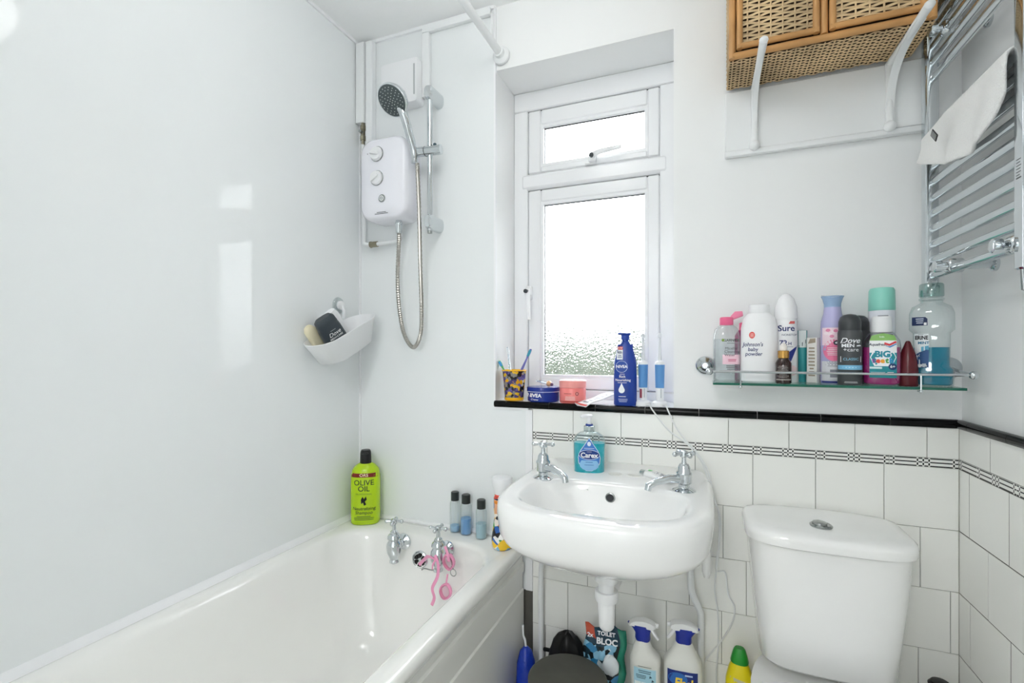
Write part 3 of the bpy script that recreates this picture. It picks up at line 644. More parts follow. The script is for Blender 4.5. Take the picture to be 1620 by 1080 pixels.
hL = ml.inverted() @ Vector((XL, hk.y, hk.z))
G().lathe([(.030, 0), (.029, .003), (.022, .008), (.014, .010), (.012, .018)], (hL.x, hL.y, hL.z), 'x', 28).build('suction_cup', clear('clear_cup', '#f2f5f5', .5), cd)
G().lathe([(.016, .006), (.016, .016), (.010, .020)], (hL.x, hL.y, hL.z), 'x', 20).tube([(hL.x+.016, hL.y, hL.z), (hL.x+.022, hL.y-.004, hL.z-.02), (hL.x+.016, hL.y-.010, hL.z-.045)], .006, 8).build('hook', WPL, cd)
def in_basket(y, x, z): return ml @ Vector((x, y, z))
DOVE = M('dark_slate_plastic', '#3c444b', .35)
b = Bottle('shower_gel_bottle', 'dark slate shower gel bottle leaning in the hanging basket', 'bottle', [(0, .034, .020, 3), (.004, .038, .023, 3), (.06, .040, .024, 3), (.105, .038, .023, 3), (.118, .036, .021, 3), (.120, .0365, .022, 3), (.140, .034, .019, 3), (.148, .026, .013, 3)], DOVE, in_basket(-.030, .070, .014), rot=(0, 0, 0))
b.root.rotation_euler = (Matrix.Rotation(TL+.30, 4, 'X') @ Matrix.Rotation(math.radians(62), 4, 'Z')).to_euler()
b.text('Dove', .020, .002, .088, ink('#f2f4f4'), .01, .3).text('MEN+CARE', .0095, .002, .074, ink('#f2f4f4'), .02).deco(barsp(.03, .004, 1), .002, .102, ink('#aab2b6')).deco(barsp(.035, .005, 1, 4), .002, .064, ink('#aab2b6'))
for k in range(5): b.deco(polyp([(-.02+.008*k, -.008), (-.012+.008*k, -.010+.003*(k % 2)), (-.006+.006*k, .008), (-.012+.006*k, .009)], 1), 0, .044, ink('#6fa8d8' if k % 2 else '#3f74b4'))
b.done()
b = Bottle('shower_gel_bottle', 'white bottle leaning in the hanging basket behind the slate one', 'bottle', [(0, .024, .015, 3), (.004, .027, .017, 3), (.13, .028, .018, 3), (.148, .022, .013, 3)], WPL, in_basket(.028, .045, .012))
b.root.rotation_euler = (Matrix.Rotation(TL+.30, 4, 'X') @ Matrix.Rotation(math.radians(75), 4, 'Z')).to_euler()
b.done()
b = Bottle('soap_bottle', 'pale yellow bottle top poking out of the hanging basket', 'bottle', [(0, .017, .011, 3), (.004, .020, .013, 3), (.112, .020, .013, 3), (.124, .014, .010, 3), (.128, .010, .008, 2.4)], M('cream_plastic', '#efe6c6', .4), in_basket(-.062, .020, .012))
b.root.rotation_euler = (Matrix.Rotation(TL+.30, 4, 'X') @ Matrix.Rotation(math.radians(75), 4, 'Z')).to_euler(); b.done()

# ================================================================== ON THE BATH RIM
def hgt(x, y, Y): return onY(x, y, Y).z
RZ = BZ+.0005
LIME = M('lime_plastic', '#b4d61c', .22)
b = Bottle('shampoo_bottle', 'lime green shampoo bottle with black flip cap in the bath corner', 'bottle', [(0, .048, .036, 2.6), (.004, .051, .039, 2.6), (.03, .052, .040, 2.6), (.17, .052, .040, 2.6), (.195, .047, .036, 2.4), (.210, .036, .029, 2.2), (.218, .022, .021, 2)], LIME, (-1.168, 1.452, RZ), rz=.50)
b.cap([(.217, .0205), (.219, .0205), (.254, .0195), (.262, .018), (.2665, .015)], BLK); b.part(G().span((-.012, -.021, .252), (.012, -.012, .258), .002), 'cap_lip', BLK)
b.deco(rectp(.092, .014, 14, 1), 0, .180, ink('#7c1d12')).text('ORS', .014, 0, .180, ink('#f3e6c0'), .01, 0, 1.2)
b.text('OLIVE', .027, 0, .153, ink('#1d3315'), .006).text('OIL', .027, 0, .131, ink('#1d3315'), .006).text('PROFESSIONAL', .0085, 0, .112, ink('#5d8a18'))
b.deco(polyp([(-.010, .004), (-.004, .015), (.001, .006), (.008, .016), (.011, .004), (.004, -.003), (.009, -.014), (.001, -.018), (-.002, -.006), (-.009, -.012)], 1), 0, .089, ink('#12190f'))
b.text('Neutralizing', .0165, 0, .060, ink('#1d3315'), .004, .15).text('Shampoo', .0165, 0, .045, ink('#1d3315'), .004, .15).deco(barsp(.075, .018, 3), 0, .026, ink('#5d7a18')).done()
CLR = clear('clear_plastic', '#fbfdfd'); 
def travel(lab, x, y, h_, r, lev, col, px):
    t = Bottle('travel_bottle', lab, 'bottle', [(0, r*.92, r*.92), (.003, r, r), (h_-.016, r, r), (h_-.008, r*.85, r*.85), (h_, r*.6, r*.6)], CLR, (x, y, RZ), group='travel bottles on the bath rim', N=24)
    t.cap([(h_-.006, r*.78), (h_+.022, r*.78), (h_+.024, r*.68)], M('dark_cap', '#2c3333', .35), n=2)
    G().lathe([(r*.88, .003), (r*.93, .006), (r*.93, lev)], (0, 0, 0), 'z', 24).build('liquid', M('liquid_'+col[1:], col, .08, 0, .12, 1.33), t.root); t.done()
travel('clear travel bottle with dark cap, only a little pale blue liquid left', -.8145, 1.490, .115, .0180, .022, '#a9d3f2', 0)
travel('travel bottle with dark cap half full of bright blue liquid', -.768, 1.484, .112, .0195, .055, '#7fb4ea', 0)
travel('shorter travel bottle with dark cap holding pale aqua liquid', -.703, 1.470, .106, .0190, .050, '#b9dbe8', 0)
b = Bottle('bubble_bath_bottle', 'colourfully printed bottle with white flared cap beside the basin', 'bottle', [(0, .029, .029), (.004, .033, .033), (.03, .034, .034), (.085, .027, .027), (.10, .024, .024), (.125, .027, .027), (.165, .027, .027), (.175, .022, .022)], pattern('comic_print', ['#e9503c', '#f4f4f2', '#2c66b8', '#f2c52c', '#1b1c22', '#3f9b4a', '#f0e6dc', '#7fb9e0'], 55), (-.607, 1.425, RZ), rz=.2)
b.deco(rectp(.044, .044, 12, 4), 0, .135, ink('#f0b48a')).deco(rectp(.050, .010, 12, 1), 0, .162, ink('#22304f')).deco(rectp(.048, .010, 12, 1), 0, .150, ink('#e58a24'))
b.cap([(.173, .024), (.180, .025), (.205, .031), (.222, .033), (.226, .031)], WPL, label='flared white cap'); b.done()

# ================================================================== ON THE WINDOW SILL
SZ = 1.029
# tumbler with toothbrushes
cu = thing('toothbrush_tumbler', 'clear tumbler with yellow rim and purple and yellow print', 'tumbler', (-.617, 1.556, SZ))
q = G().lathe([(.032, .002), (.041, .098), (.0425, .104)], (0, 0, 0), 'z', 32, c0=False, c1=False).lathe([(.0405, .104), (.039, .098), (.0305, .006)], (0, 0, 0), 'z', 32, c0=False, c1=True)
def tumbler_print():
    m = bpy.data.materials.new('tumbler_print'); m.use_nodes = True; nt = m.node_tree; b = nt.nodes['Principled BSDF']; b.inputs['Roughness'].default_value = .2
    out = nt.nodes['Material Output']; tc = nt.nodes.new('ShaderNodeTexCoord'); v = nt.nodes.new('ShaderNodeTexVoronoi'); v.inputs['Scale'].default_value = 95; v.distance = 'MANHATTAN'
    r = nt.nodes.new('ShaderNodeValToRGB'); r.color_ramp.interpolation = 'CONSTANT'
    cols = ['#5a5f6a', '#e8a91c', '#51457e', '#8d8a86', '#1b1a20', '#f0c02a', '#6d5fa0', '#c9c6bf']
    while len(r.color_ramp.elements) < len(cols): r.color_ramp.elements.new(.5)
    for i, c in enumerate(cols): r.color_ramp.elements[i].position = i/len(cols); r.color_ramp.elements[i].color = (*lin(c), 1)
    t = nt.nodes.new('ShaderNodeBsdfTransparent'); mx = nt.nodes.new('ShaderNodeMixShader'); mx.inputs[0].default_value = .86
    nt.links.new(tc.outputs['Object'], v.inputs['Vector']); nt.links.new(v.outputs['Color'], r.inputs['Fac']); nt.links.new(r.outputs['Color'], b.inputs['Base Color'])
    nt.links.new(t.outputs[0], mx.inputs[1]); nt.links.new(b.outputs[0], mx.inputs[2]); nt.links.new(mx.outputs[0], out.inputs[0]); return m
q.build('tumbler_wall', tumbler_print(), cu)
YEL = M('yellow_plastic', '#f2b911', .3)
G().lathe([(.030, 0), (.0335, .002), (.034, .011), (.030, .012)], (0, 0, 0), 'z', 32).build('tumbler_base', YEL, cu)
G().tube([(.0415*math.cos(2*math.pi*k/32), .0415*math.sin(2*math.pi*k/32), .104) for k in range(32)], .0022, 8, closed=True).build('tumbler_rim', YEL, cu)
def brush(lab, foot, top, hm, bm, group='toothbrushes in the tumbler'):
    foot, top = Vector(foot), Vector(top); t = thing('toothbrush', lab, 'toothbrush', foot, 0, group); d = top-foot; n = d.normalized(); sd_ = n.cross(Vector((0, 1, 0))).normalized()
    G().tube([d*0, d*.3, d*.62, d*.80, d*.86, d*.93, d*1.0], [.0035, .005, .0045, .0028, .0045, .0055, .0038], 8).build('brush_handle', hm, t)
    g = G(); fwd = Vector((.2, -.8, .0)); fwd = (fwd-n*fwd.dot(n)).normalized(); u = n.cross(fwd)
    for i in range(6):
        for j in (-1, 0, 1): p = d*(.865+.021*i)+u*(j*.0028); g.tube([p, p+fwd*.011], .0016, 5)
    o = g.build('bristles', bm, t); o['kind'] = 'stuff'
brush('green toothbrush with blue bristles leaning out of the tumbler', (-.605, 1.556, SZ+.013), onY(790, 571, 1.548), M('green_plastic', '#5fc26b', .3), M('blue_bristle', '#49a6de', .6))
brush('clear white toothbrush standing upright in the tumbler', (-.624, 1.560, SZ+.013), onY(803, 549, 1.562), clear('milky_plastic', '#e9edf2', .5), M('white_bristle', '#eef2f5', .6))
brush('purple toothbrush with turquoise bristles leaning out of the tumbler', (-.632, 1.552, SZ+.013), onY(840, 552, 1.556), M('purple_plastic', '#7a7cc4', .3), M('aqua_bristle', '#3fb0c4', .6))
NAVY = M('navy_tin', '#16308c', .22); WI = ink('#f4f6fa')
b = Bottle('cream_tin', 'navy blue round cream tin beside the tumbler', 'tin', [(0, .051, .051), (.003, .054, .054), (.033, .054, .054)], NAVY, (-.5145, 1.568, SZ), rz=.30)
b.text('NIVEA', .017, -.030, .022, WI, .03).text('Creme', .009, -.030, .009, WI, 0, .4)
lid_ = b.cap([(.033, .0555), (.0335, .0565), (.046, .0565), (.049, .055)], NAVY, 'lid'); G().lathe([(.0568, .0335), (.0568, .0352)], (0, 0, 0), 'z', 36).build('lid_edge', M('pale_blue_edge', '#c9d2ee', .3), lid_); b.done()
hc_ = thing('hair_clip', 'clear hair tie with a small gold bead lying on the navy tin', 'hair tie', (-.512, 1.565, SZ+.049))
G().tube([(.022*math.cos(t)-.004, .012*math.sin(t), .006+.014*max(0, math.sin(t*.5))) for t in [2*math.pi*k/20 for k in range(20)]], .0028, 7, closed=True).build('band', clear('clear_band', '#eceff4', .6), hc_)
G().ball((.020, -.004, .011), .010, 14).build('bead', M('peach_bead', '#dfae7e', .3), hc_)
G().ball((.030, -.006, .009), .006, 12).build('bead', M('violet_bead', '#7a5a78', .3), hc_)
CORAL = M('coral_jar', '#f58a86', .25)
b = Bottle('face_cream_jar', 'coral pink screw-top jar on the sill beside the navy tin', 'jar', [(0, .041, .041), (.003, .0435, .0435), (.048, .0435, .0435), (.051, .041, .041)], CORAL, (-.4095, 1.560, SZ), rz=.25)
b.cap([(.050, .042), (.051, .0445), (.072, .0445), (.0745, .042)], M('coral_lid', '#f7a29c', .3), 'lid'); b.deco(barsp(.024, .005, 1, 2), -.016, .032, ink('#b0504c')).deco(ellp(.011, .011), .014, .032, ink('#7a2c30')).deco(ellp(.007, .007), .014, .032, ink('#f4a09a')).deco(barsp(.036, .014, 3, 5), -.008, .017, ink('#fbd6d0')).deco(rectp(.080, .003, 14, 1), 0, .006, ink('#b23b34')).done()
# flat sachet lying over the edge of the sill
F0, F1 = Vector((-.366, 1.486, 1.026)), Vector((-.287, 1.598, 1.060)); sc_ = thing('sachet', 'flat white foil sachet with red edge lying over the sill edge', 'sachet', (-.326, 1.542, SZ))
u = (F1-F0); u.z = 0; wv = Vector((-u.y, u.x, 0)).normalized(); n = 12
def sac(s_, w_, e=0):
    p = F0+(F1-F0)*s_+wv*w_; z = F0.z+(F1.z-F0.z)*s_**.75+.0016*math.sin(s_*9)+.0010*math.cos(w_*70)
    if p.y > 1.498: z = max(z, SZ+.005)
    return tuple(Vector((p.x, p.y, z+e))-Vector(sc_.location))
g = G().add([sac(i/n, -.027+.054*j/4) for i in range(n+1) for j in range(5)], [(i*5+j, i*5+j+1, (i+1)*5+j+1, (i+1)*5+j) for i in range(n) for j in range(4)])
o = g.build('foil', M('white_foil', '#f1f2f3', .3), sc_); md = o.modifiers.new('thick', 'SOLIDIFY'); md.thickness = .002; md.offset = 0
g = G()
for k in range(6): g.add([sac(.14+.12*k, -.014, .0016), sac(.20+.12*k, -.014, .0016), sac(.20+.12*k, .010-(k % 3)*.006, .0016), sac(.14+.12*k, .010-(k % 3)*.006, .0016)], [(0, 1, 2, 3)])
g.build('printed_marks', ink('#7f8a90'), sc_, 0)['kind'] = 'stuff'
g = G().add([sac(.005, -.026, .0016), sac(.005, 0, .0016), sac(.005, .026, .0016), sac(.06, .026, .0016), sac(.06, 0, .0016), sac(.06, -.026, .0016)], [(0, 1, 4, 5), (1, 2, 3, 4)]); g.build('red_edge', ink('#e46a62'), sc_, 0)
# body lotion pump
LBL = M('lotion_blue', '#1c3f9c', .25)
b = Bottle('lotion_bottle', 'tall royal blue body lotion pump bottle on the sill', 'bottle', [(0, .033, .022, 2.8), (.004, .0355, .024, 2.8), (.09, .0355, .024, 2.8), (.14, .034, .023, 2.8), (.165, .028, .020, 2.5), (.180, .0245, .018, 2.4), (.192, .024, .017, 2.4)], LBL, (-.235, 1.545, SZ), rz=.10)
cp = b.cap([(.191, .016, .014), (.198, .014, .013), (.201, .010, .010), (.206, .010, .010), (.207, .013, .012), (.221, .013, .012), (.222, .017, .014), (.2265, .018, .014)], LBL, 'pump')
b.part(G().span((-.024, -.012, .2225), (.004, .010, .2285), .003), 'pump_spout', LBL)
b.deco(rectp(.019, .040, 4, 6), -.016, .164, ink('#eff2f6')).deco(rectp(.019, .010, 4, 1), -.016, .180, ink('#cf4a4a')).text('NEW', .007, -.016, .180, WI, .02).text('48h', .011, -.016, .166, ink('#31406e'), .02).deco(barsp(.014, .010, 2, 8), -.016, .154, ink('#5a6a9a'))
b.deco(ellp(.037, .037, 28), -.010, .122, ink('#c4d3ee')).deco(ellp(.0345, .0345, 28), -.010, .122, ink('#1c479f')).text('NIVEA', .0125, -.010, .122, WI, .03)
b.deco(barsp(.022, .003, 1, 3), -.008, .099, WI).text('Rich', .011, -.008, .091, WI, .01).text('Nourishing', .0105, -.006, .080, WI, .01).deco(barsp(.03, .003, 1, 6), -.008, .072, WI)
drop = [(0, .018)]+[(.0095*math.sin(t), -.004-.0095*math.cos(t)) for t in [math.radians(a) for a in range(115, -116, -23)]]
b.deco(polyp(drop, 2), -.010, .053, WI).deco(barsp(.03, .0045, 1, 7), -.008, .029, WI).deco(barsp(.036, .012, 3, 9), -.006, .017, ink('#aebde6')).done()
# electric toothbrushes on their chargers
EB = M('rubber_blue', '#5e97d2', .45); CORD = M('white_cord', '#eceeee', .45)
def etb(x, y, lab, lab2, cordpts, red):
    ch_ = thing('toothbrush_charger', lab2, 'charger', (x, y, SZ), 0, 'toothbrush chargers on the sill')
    G().loft([[(p[0], p[1], z) for p in se(a, c, 2.3, 28)] for z, a, c in ((0, .022, .026), (.002, .0235, .0275), (.012, .0225, .026), (.016, .018, .021), (.017, .010, .012))]).build('charger_base', WPL, ch_)
    P = smooth_path([Vector(p)-Vector((x, y, SZ)) for p in cordpts], 8); G().tube(P, .0022, 8).build('cord', CORD, ch_)
    t = thing('electric_toothbrush', lab, 'toothbrush', (x, y, SZ+.017), 0, 'electric toothbrushes on the sill')
    G().lathe([(.0105, 0), (.0115, .002), (.0125, .045), (.0128, .060)], (0, 0, 0), 'z', 24).build('lower_body', WPL, t)
    G().lathe([(.0130, .040), (.0150, .110), (.0152, .112)], (0, 0, 0), 'z', 24).build('grip', EB, t, label='blue rubber grip')
    G().lathe([(.0152, .1115), (.0140, .119), (.0075, .123), (.006, .125)], (0, 0, 0), 'z', 24).build('collar', WPL, t)
    h = G().tube([(0, 0, .124), (0, 0, .150), (0, .001, .190), (0, .001, .199)], [.0062, .005, .0042, .0045], 12).build('brush_shaft', M('grey_white', '#dfe2e6', .3), t)
    G().lathe([(.0075, .0), (.0075, .007), (.0065, .009)], (0, .002, .2015), '-y', 16).build('round_head', WPL, h)
    bd = G()
    for k in range(9):
        a = 2*math.pi*k/8; r = 0 if k == 8 else .0045; bd.lathe([(.0014, .009), (.0013, .015)], (r*math.cos(a), .002, .2015+r*math.sin(a)), '-y', 5)
    bd.build('bristles', M('white_bristle'), h)['kind'] = 'stuff'
    if red: G().span((-.009, -.0128, .008), (-.002, -.0118, .036), .0004).build('battery_light', ink('#8c2f44'), t)
    G().span((.004, -.0128, .010), (.0055, -.0118, .038), .0003).build('scale_mark', ink('#8f979c'), t)
Yc = YB-.022
etb(-.181, 1.552, 'electric toothbrush with blue grip and dark red charge light', 'white charger base next to the blue lotion bottle', [(-.170, 1.530, SZ+.006), (-.155, 1.505, SZ+.006), (-.146, Yc, 1.022), (-.10, Yc, .965), onY(1088, 703, Yc), onY(1112, 735, Yc), onY(1125, 775, Yc), (.0345, Yc, .74), (.036, 1.493, .66), onY(1133, 900, 1.50), onY(1147, 905, 1.505), onY(1152, 940, 1.505), onY(1162, 960, 1.505), onY(1158, 985, 1.505), onY(1140, 1015, 1.505), onY(1122, 1036, 1.502), (-.002, 1.50, .30)], True)
etb(-.131, 1.552, 'electric toothbrush with blue grip closest to the window reveal', 'white charger base at the end of the sill by the reveal', [(-.120, 1.530, SZ+.006), (-.109, 1.505, SZ+.006), (-.101, Yc, 1.020), (-.080, Yc, .975), (-.050, Yc, .935), onY(1100, 712, Yc-.003), onY(1120, 745, Yc-.003), onY(1130, 790, Yc-.003), (.040, Yc-.002, .72), (.0345, 1.50, .62), onY(1131, 930, 1.505), onY(1136, 975, 1.505), onY(1136, 1030, 1.505), onY(1133, 1066, 1.502), (.033, 1.500, .2)], False)

# ================================================================== ON THE BASIN
DK = .8345
LIQ = M('teal_soap', '#25c0d2', .06, 0, .18, 1.33)
sp0 = [(0, .042, .023, 3), (.004, .0465, .0265, 3), (.055, .0475, .027, 3), (.095, .048, .027, 3), (.112, .043, .024, 2.6), (.122, .028, .018, 2.2), (.126, .016, .015, 2)]
b = Bottle('hand_soap_bottle', 'clear pump bottle of turquoise hand soap on the basin', 'bottle', sp0, CLR, (-.323, 1.425, DK), rz=.17)
G().loft([[(x, y, z) for x, y in se(a*.95, c*.94, n, 36)] for z, a, c, n in ((.003, .042, .023, 3), (.006, .0465, .0265, 3), (.055, .0475, .027, 3), (.092, .048, .027, 3))]).build('liquid', LIQ, b.root)
dropb = [(0, .052), (.012, .034), (.026, .014), (.033, -.006), (.031, -.024), (.022, -.038), (.008, -.046), (-.008, -.046), (-.022, -.038), (-.031, -.024), (-.033, -.006), (-.026, .014), (-.012, .034)]
b.deco(polyp(dropb, 3), .001, .058, ink('#dfeaf6')).deco(polyp([(x*.95, z*.95) for x, z in dropb], 3), .001, .058, ink('#3f7ccc')).deco(polyp([(x*.86, z*.5-.022) for x, z in dropb if z < .02], 2), .001, .058, ink('#8fc3ea'))
b.deco(ellp(.062, .030, 28), .001, .060, ink('#cfe0f4')).deco(ellp(.059, .027, 28), .001, .060, ink('#123a86')).text('Carex', .020, .001, .058, WI, .03).text('cussons', .0045, .001, .069, WI)
b.deco(barsp(.030, .0035, 1, 3), .001, .038, ink('#2d66b0')).deco(barsp(.032, .003, 1, 5), .001, .030, ink('#2d66b0')).deco(ellp(.011, .013), .001, .092, ink('#e8f0fa')).deco(barsp(.03, .003, 1, 2), .001, .079, ink('#dbe8f8'))
b.cap([(.125, .0165), (.140, .0165), (.142, .014)], clear('frosted_collar', '#dfe5e6', .7), 'collar'); b.cap([(.141, .0105), (.144, .0115), (.147, .0105)], M('blue_ring', '#1d3f98', .3), 'pump_ring')
pm = b.cap([(.146, .006), (.166, .0058), (.168, .0095), (.173, .010), (.175, .007)], WPL, 'pump_stem'); G().tube([(0, 0, .171), (-.018, -.010, .171), (-.024, -.013, .168)], [.006, .005, .004], 10).build('nozzle', WPL, pm); b.done()
for p, lb in ((onZ(973, 753, .837), 'round white cotton pad lying next to the soap bottle'), (onZ(1003, 755, .837), 'round white cotton pad lying next to the toothpaste tube')):
    o = G().lathe([(.019, 0), (.0215, .001), (.0225, .005), (.0205, .0082), (.008, .0088), (.001, .0089)], (0, 0, 0), 'z', 28).build('cotton_pad', M('cotton', '#e6e6e2', .9, bump=(120, .3, .001)), None)
    o.location = (p.x, p.y+.012, DK); tag(o, lb, 'cotton pad', 'cotton pads on the basin')
tp0, tp1 = Vector((-.170, 1.440, DK)), Vector((-.088, 1.384, DK)); d = (tp1-tp0)
tp = thing('toothpaste_tube', 'small white toothpaste tube with green mark lying behind the tap', 'tube', tp0, math.atan2(d.y, d.x))
L = d.length; G().loft([[(x, p[0], p[1]+.0125) for p in se(a, c, 2, 20)] for x, a, c in ((.014, .010, .010), (.018, .0165, .0122), (.05, .0180, .011), (L-.01, .0195, .005), (L+.008, .0198, .0014))]).build('tube_body', M('tube_white', '#f3f4f4', .3), tp)
G().lathe([(.0085, -.004), (.009, 0), (.0085, .014)], (0, 0, .0125), 'x', 16).build('tube_cap', clear('clear_cap', '#eef2f2', .6), tp)
def tubep(x, y):
    c_ = .0122-(x-.018)/.032*.0012 if x < .05 else .011-(x-.05)/(L-.06)*.006
    return (x, y, .0125+c_*math.sqrt(max(0, 1-(y/.0175)**2))+.0007)
g = G(); v_, f = ellp(.014, .014); g.add([tubep(.030+p[0], p[1]) for p in v_], f, 0)
for k in range(7): g.add([tubep(.044+.006*k, -.009), tubep(.0465+.006*k, -.009), tubep(.0465+.006*k, .008-(k % 3)*.003), tubep(.044+.006*k, .008-(k % 3)*.003)], [(0, 1, 2, 3)], 1)
g.build('printed_label', [ink('#74c47c'), ink('#4a4f66')], tp, 0)

# ================================================================== GLASS SHELF WITH TOILETRIES
GZ = 1.1165                                     # top of the glass
gs = thing('glass_shelf', 'glass wall shelf with chrome front rail above the tiles', 'shelf', (.28, YB, GZ))
def gsl(p): return Vector(p)-Vector((.28, YB, GZ))
GLS = M('shelf_glass', '#d6ece4', .02, 0, .96, 1.45); GED = M('glass_edge', '#2f7a66', .08, 0, .35, 1.45)
G().span(gsl((.020, 1.388, GZ-.0065)), gsl((.546, 1.498, GZ)), .0004).build('glass_plate', clear('shelf_clear', '#e2f1ec', .5), gs)
G().span(gsl((.020, 1.3865, GZ-.0063)), gsl((.546, 1.3882, GZ-.0002))).build('front_edge', GED, gs)
G().span(gsl((.5462, 1.388, GZ-.0063)), gsl((.5475, 1.498, GZ-.0002))).build('side_edge', GED, gs)
G().span(gsl((.0185, 1.388, GZ-.0063)), gsl((.0198, 1.498, GZ-.0002))).build('side_edge', GED, gs)
rz_ = GZ+.029; fy_ = 1.383
G().tube([gsl((.012, fy_, rz_)), gsl((.556, fy_, rz_))], .0032, 10).build('front_rail', CHR, gs)
for x_ in (.010, .557):
    G().tube([gsl((x_, fy_, rz_)), gsl((x_+(-.004 if x_ < .1 else .004), 1.46, rz_+.006)), gsl((x_+(-.008 if x_ < .1 else .006), 1.506, rz_+.012))], .0036, 10).build('side_arm', CHR, gs)
    G().ball(gsl((x_, fy_, rz_)), .0095, 14).build('ball_end', CHR, gs)
    G().lathe([(.027, 0), (.027, .004), (.020, .012), (.010, .018), (.008, .022)], gsl((x_+(-.010 if x_ < .1 else .006), PY-.001, rz_+.012)), '-y', 28).build('wall_rose', CHR, gs)
for x_ in (.085, .462):
    G().tube([gsl((x_, fy_, rz_)), gsl((x_, fy_, GZ-.008)), gsl((x_, fy_+.006, GZ-.0105)), gsl((x_, fy_+.016, GZ-.0105))], .0022, 8).ball(gsl((x_, fy_, GZ-.010)), .0042, 10).build('rail_clip', CHR, gs)
for x_ in (.022, .544): G().tube([gsl((x_, 1.45, rz_)), gsl((x_, 1.45, GZ-.002))], .0018, 8).build('side_clip', CHR, gs)
SZ2 = GZ+.0004
W_ = WI; DN = ink('#20306e')
# micellar water
b = Bottle('micellar_bottle', 'clear micellar water bottle with open pink flip cap', 'bottle', [(0, .031, .020, 2.6), (.004, .034, .0225, 2.6), (.12, .034, .0225, 2.6), (.142, .030, .020, 2.4), (.152, .020, .016, 2.1), (.156, .015, .014, 2)], CLR, (.054, 1.452, SZ2), rz=.06)
G().loft([[(x, y, z) for x, y in se(a*.94, c*.92, 2.6, 32)] for z, a, c in ((.003, .031, .020), (.006, .034, .0225), (.116, .034, .0225))]).build('liquid', clear('water_tint', '#fafcfd', .0), b.root)
b.cap([(.154, .0165), (.156, .0175), (.174, .0172), (.176, .015)], M('pink_cap', '#ee6d96', .3)); b.part(G().tube([(.014, .006, .174), (.026, .010, .183), (.042, .014, .186)], [.006, .010, .007], 10, sx=.35), 'flip_lid', M('pink_lid', '#f58fb0', .3))
b.deco(rectp(.044, .026, 8, 3), .010, .060, ink('#f6cfdc')).text('GARNIER', .0095, .010, .112, ink('#3b4a3c'), .02).deco(barsp(.026, .003, 1, 2), .012, .104, ink('#6a7a72')).deco(ellp(.007, .008), -.011, .1125, ink('#7a9a3a')).text('Micellar', .010, .010, .090, ink('#545b60')).text('Cleansing', .010, .012, .081, ink('#545b60')).text('Water', .010, .006, .072, ink('#545b60')).deco(barsp(.03, .008, 2, 4), .012, .058, ink('#c9587e')).deco(barsp(.032, .020, 4, 6), .012, .036, ink('#8b9296')).done()
b = Bottle('pump_spray_bottle', 'magenta bottle mostly hidden behind the micellar water', 'bottle', [(0, .018, .015), (.003, .020, .016), (.125, .020, .016), (.14, .012, .012)], M('magenta_plastic', '#a84878', .3), (.096, 1.4785, SZ2)); b.cap([(.139, .009), (.16, .009), (.162, .006)], M('pink_cap'), 'cap'); b.done()
# baby powder
b = Bottle('baby_powder_bottle', 'large white baby powder bottle with a red spot and blue script', 'bottle', [(0, .040, .026, 2.6), (.004, .0455, .030, 2.6), (.06, .0455, .030, 2.6), (.145, .0445, .029, 2.6), (.172, .038, .027, 2.4), (.184, .027, .024, 2.1)], M('powder_white', '#f4f4f6', .35), (.134, 1.447, SZ2), rz=.02)
b.cap([(.183, .025), (.186, .0255), (.206, .025), (.208, .022)], WPL, label='ridged white cap')
b.deco(ellp(.014, .018), -.020, .125, ink('#e4615c')).deco(barsp(.010, .010, 4, 3), -.020, .125, ink('#f6c9c4')).text("Johnson's", .0145, -.018, .100, DN, .012, .2, .85).text('baby', .014, -.018, .087, DN, .012, .1, .9).text('powder', .014, -.016, .075, DN, .012, .1, .9).done()
# antiperspirant spray
b = Bottle('deodorant_spray', 'white antiperspirant spray with domed cap and navy tick', 'spray can', [(0, .0255, .0255), (.003, .027, .027), (.165, .027, .027), (.1655, .0262, .0262), (.168, .0262, .0262), (.1685, .0275, .0275), (.20, .0262, .0262), (.222, .019, .019), (.233, .010, .010), (.236, .003, .003)], M('can_white', '#f3f3f5', .25), (.199, 1.462, SZ2), rz=-.05)
b.text('Sure', .0215, -.001, .142, DN, .02).text('NONSTOP', .0075, .006, .125, ink('#4a5170'), .005).text('72', .018, -.008, .104, DN, .02).text('H', .011, .007, .102, DN, .02).deco(barsp(.036, .002, 1, 3), .002, .094, DN).deco(polyp([(-.014, .020), (-.002, .006), (.022, .026), (.004, -.020)], 2), .004, .072, ink('#1d2f86')).deco(ellp(.04, .03), .006, .032, ink('#f3d9dc')).deco(ellp(.018, .02), -.010, .042, ink('#f0b9ba')).deco(polyp([(-.006, -.003), (.016, -.003), (.018, .004), (-.002, .004)], 1), .010, .157, ink('#d96a66')).done()
# dropper bottle
b = Bottle('dropper_bottle', 'small brown glass serum bottle with gold collar and white dropper', 'bottle', [(0, .0165, .0165), (.002, .0185, .0185), (.052, .0185, .0185), (.062, .013, .013), (.066, .0105, .0105)], M('amber_glass', '#2a1712', .06, coat=.4), (.186, 1.4065, SZ2), N=28)
b.cap([(.065, .0125), (.067, .013), (.083, .013), (.084, .0115)], M('gold_metal', '#d0a15a', .25, 1), 'collar'); b.cap([(.084, .0075), (.090, .0085), (.098, .0075), (.103, .004)], M('rubber_white', '#efe9e4', .5), 'rubber_bulb')
b.deco(barsp(.028, .032, 9, 3), -.001, .030, ink('#8a8583')).deco(rectp(.033, .002, 10, 1), 0, .010, ink('#c8c2bd')).done()
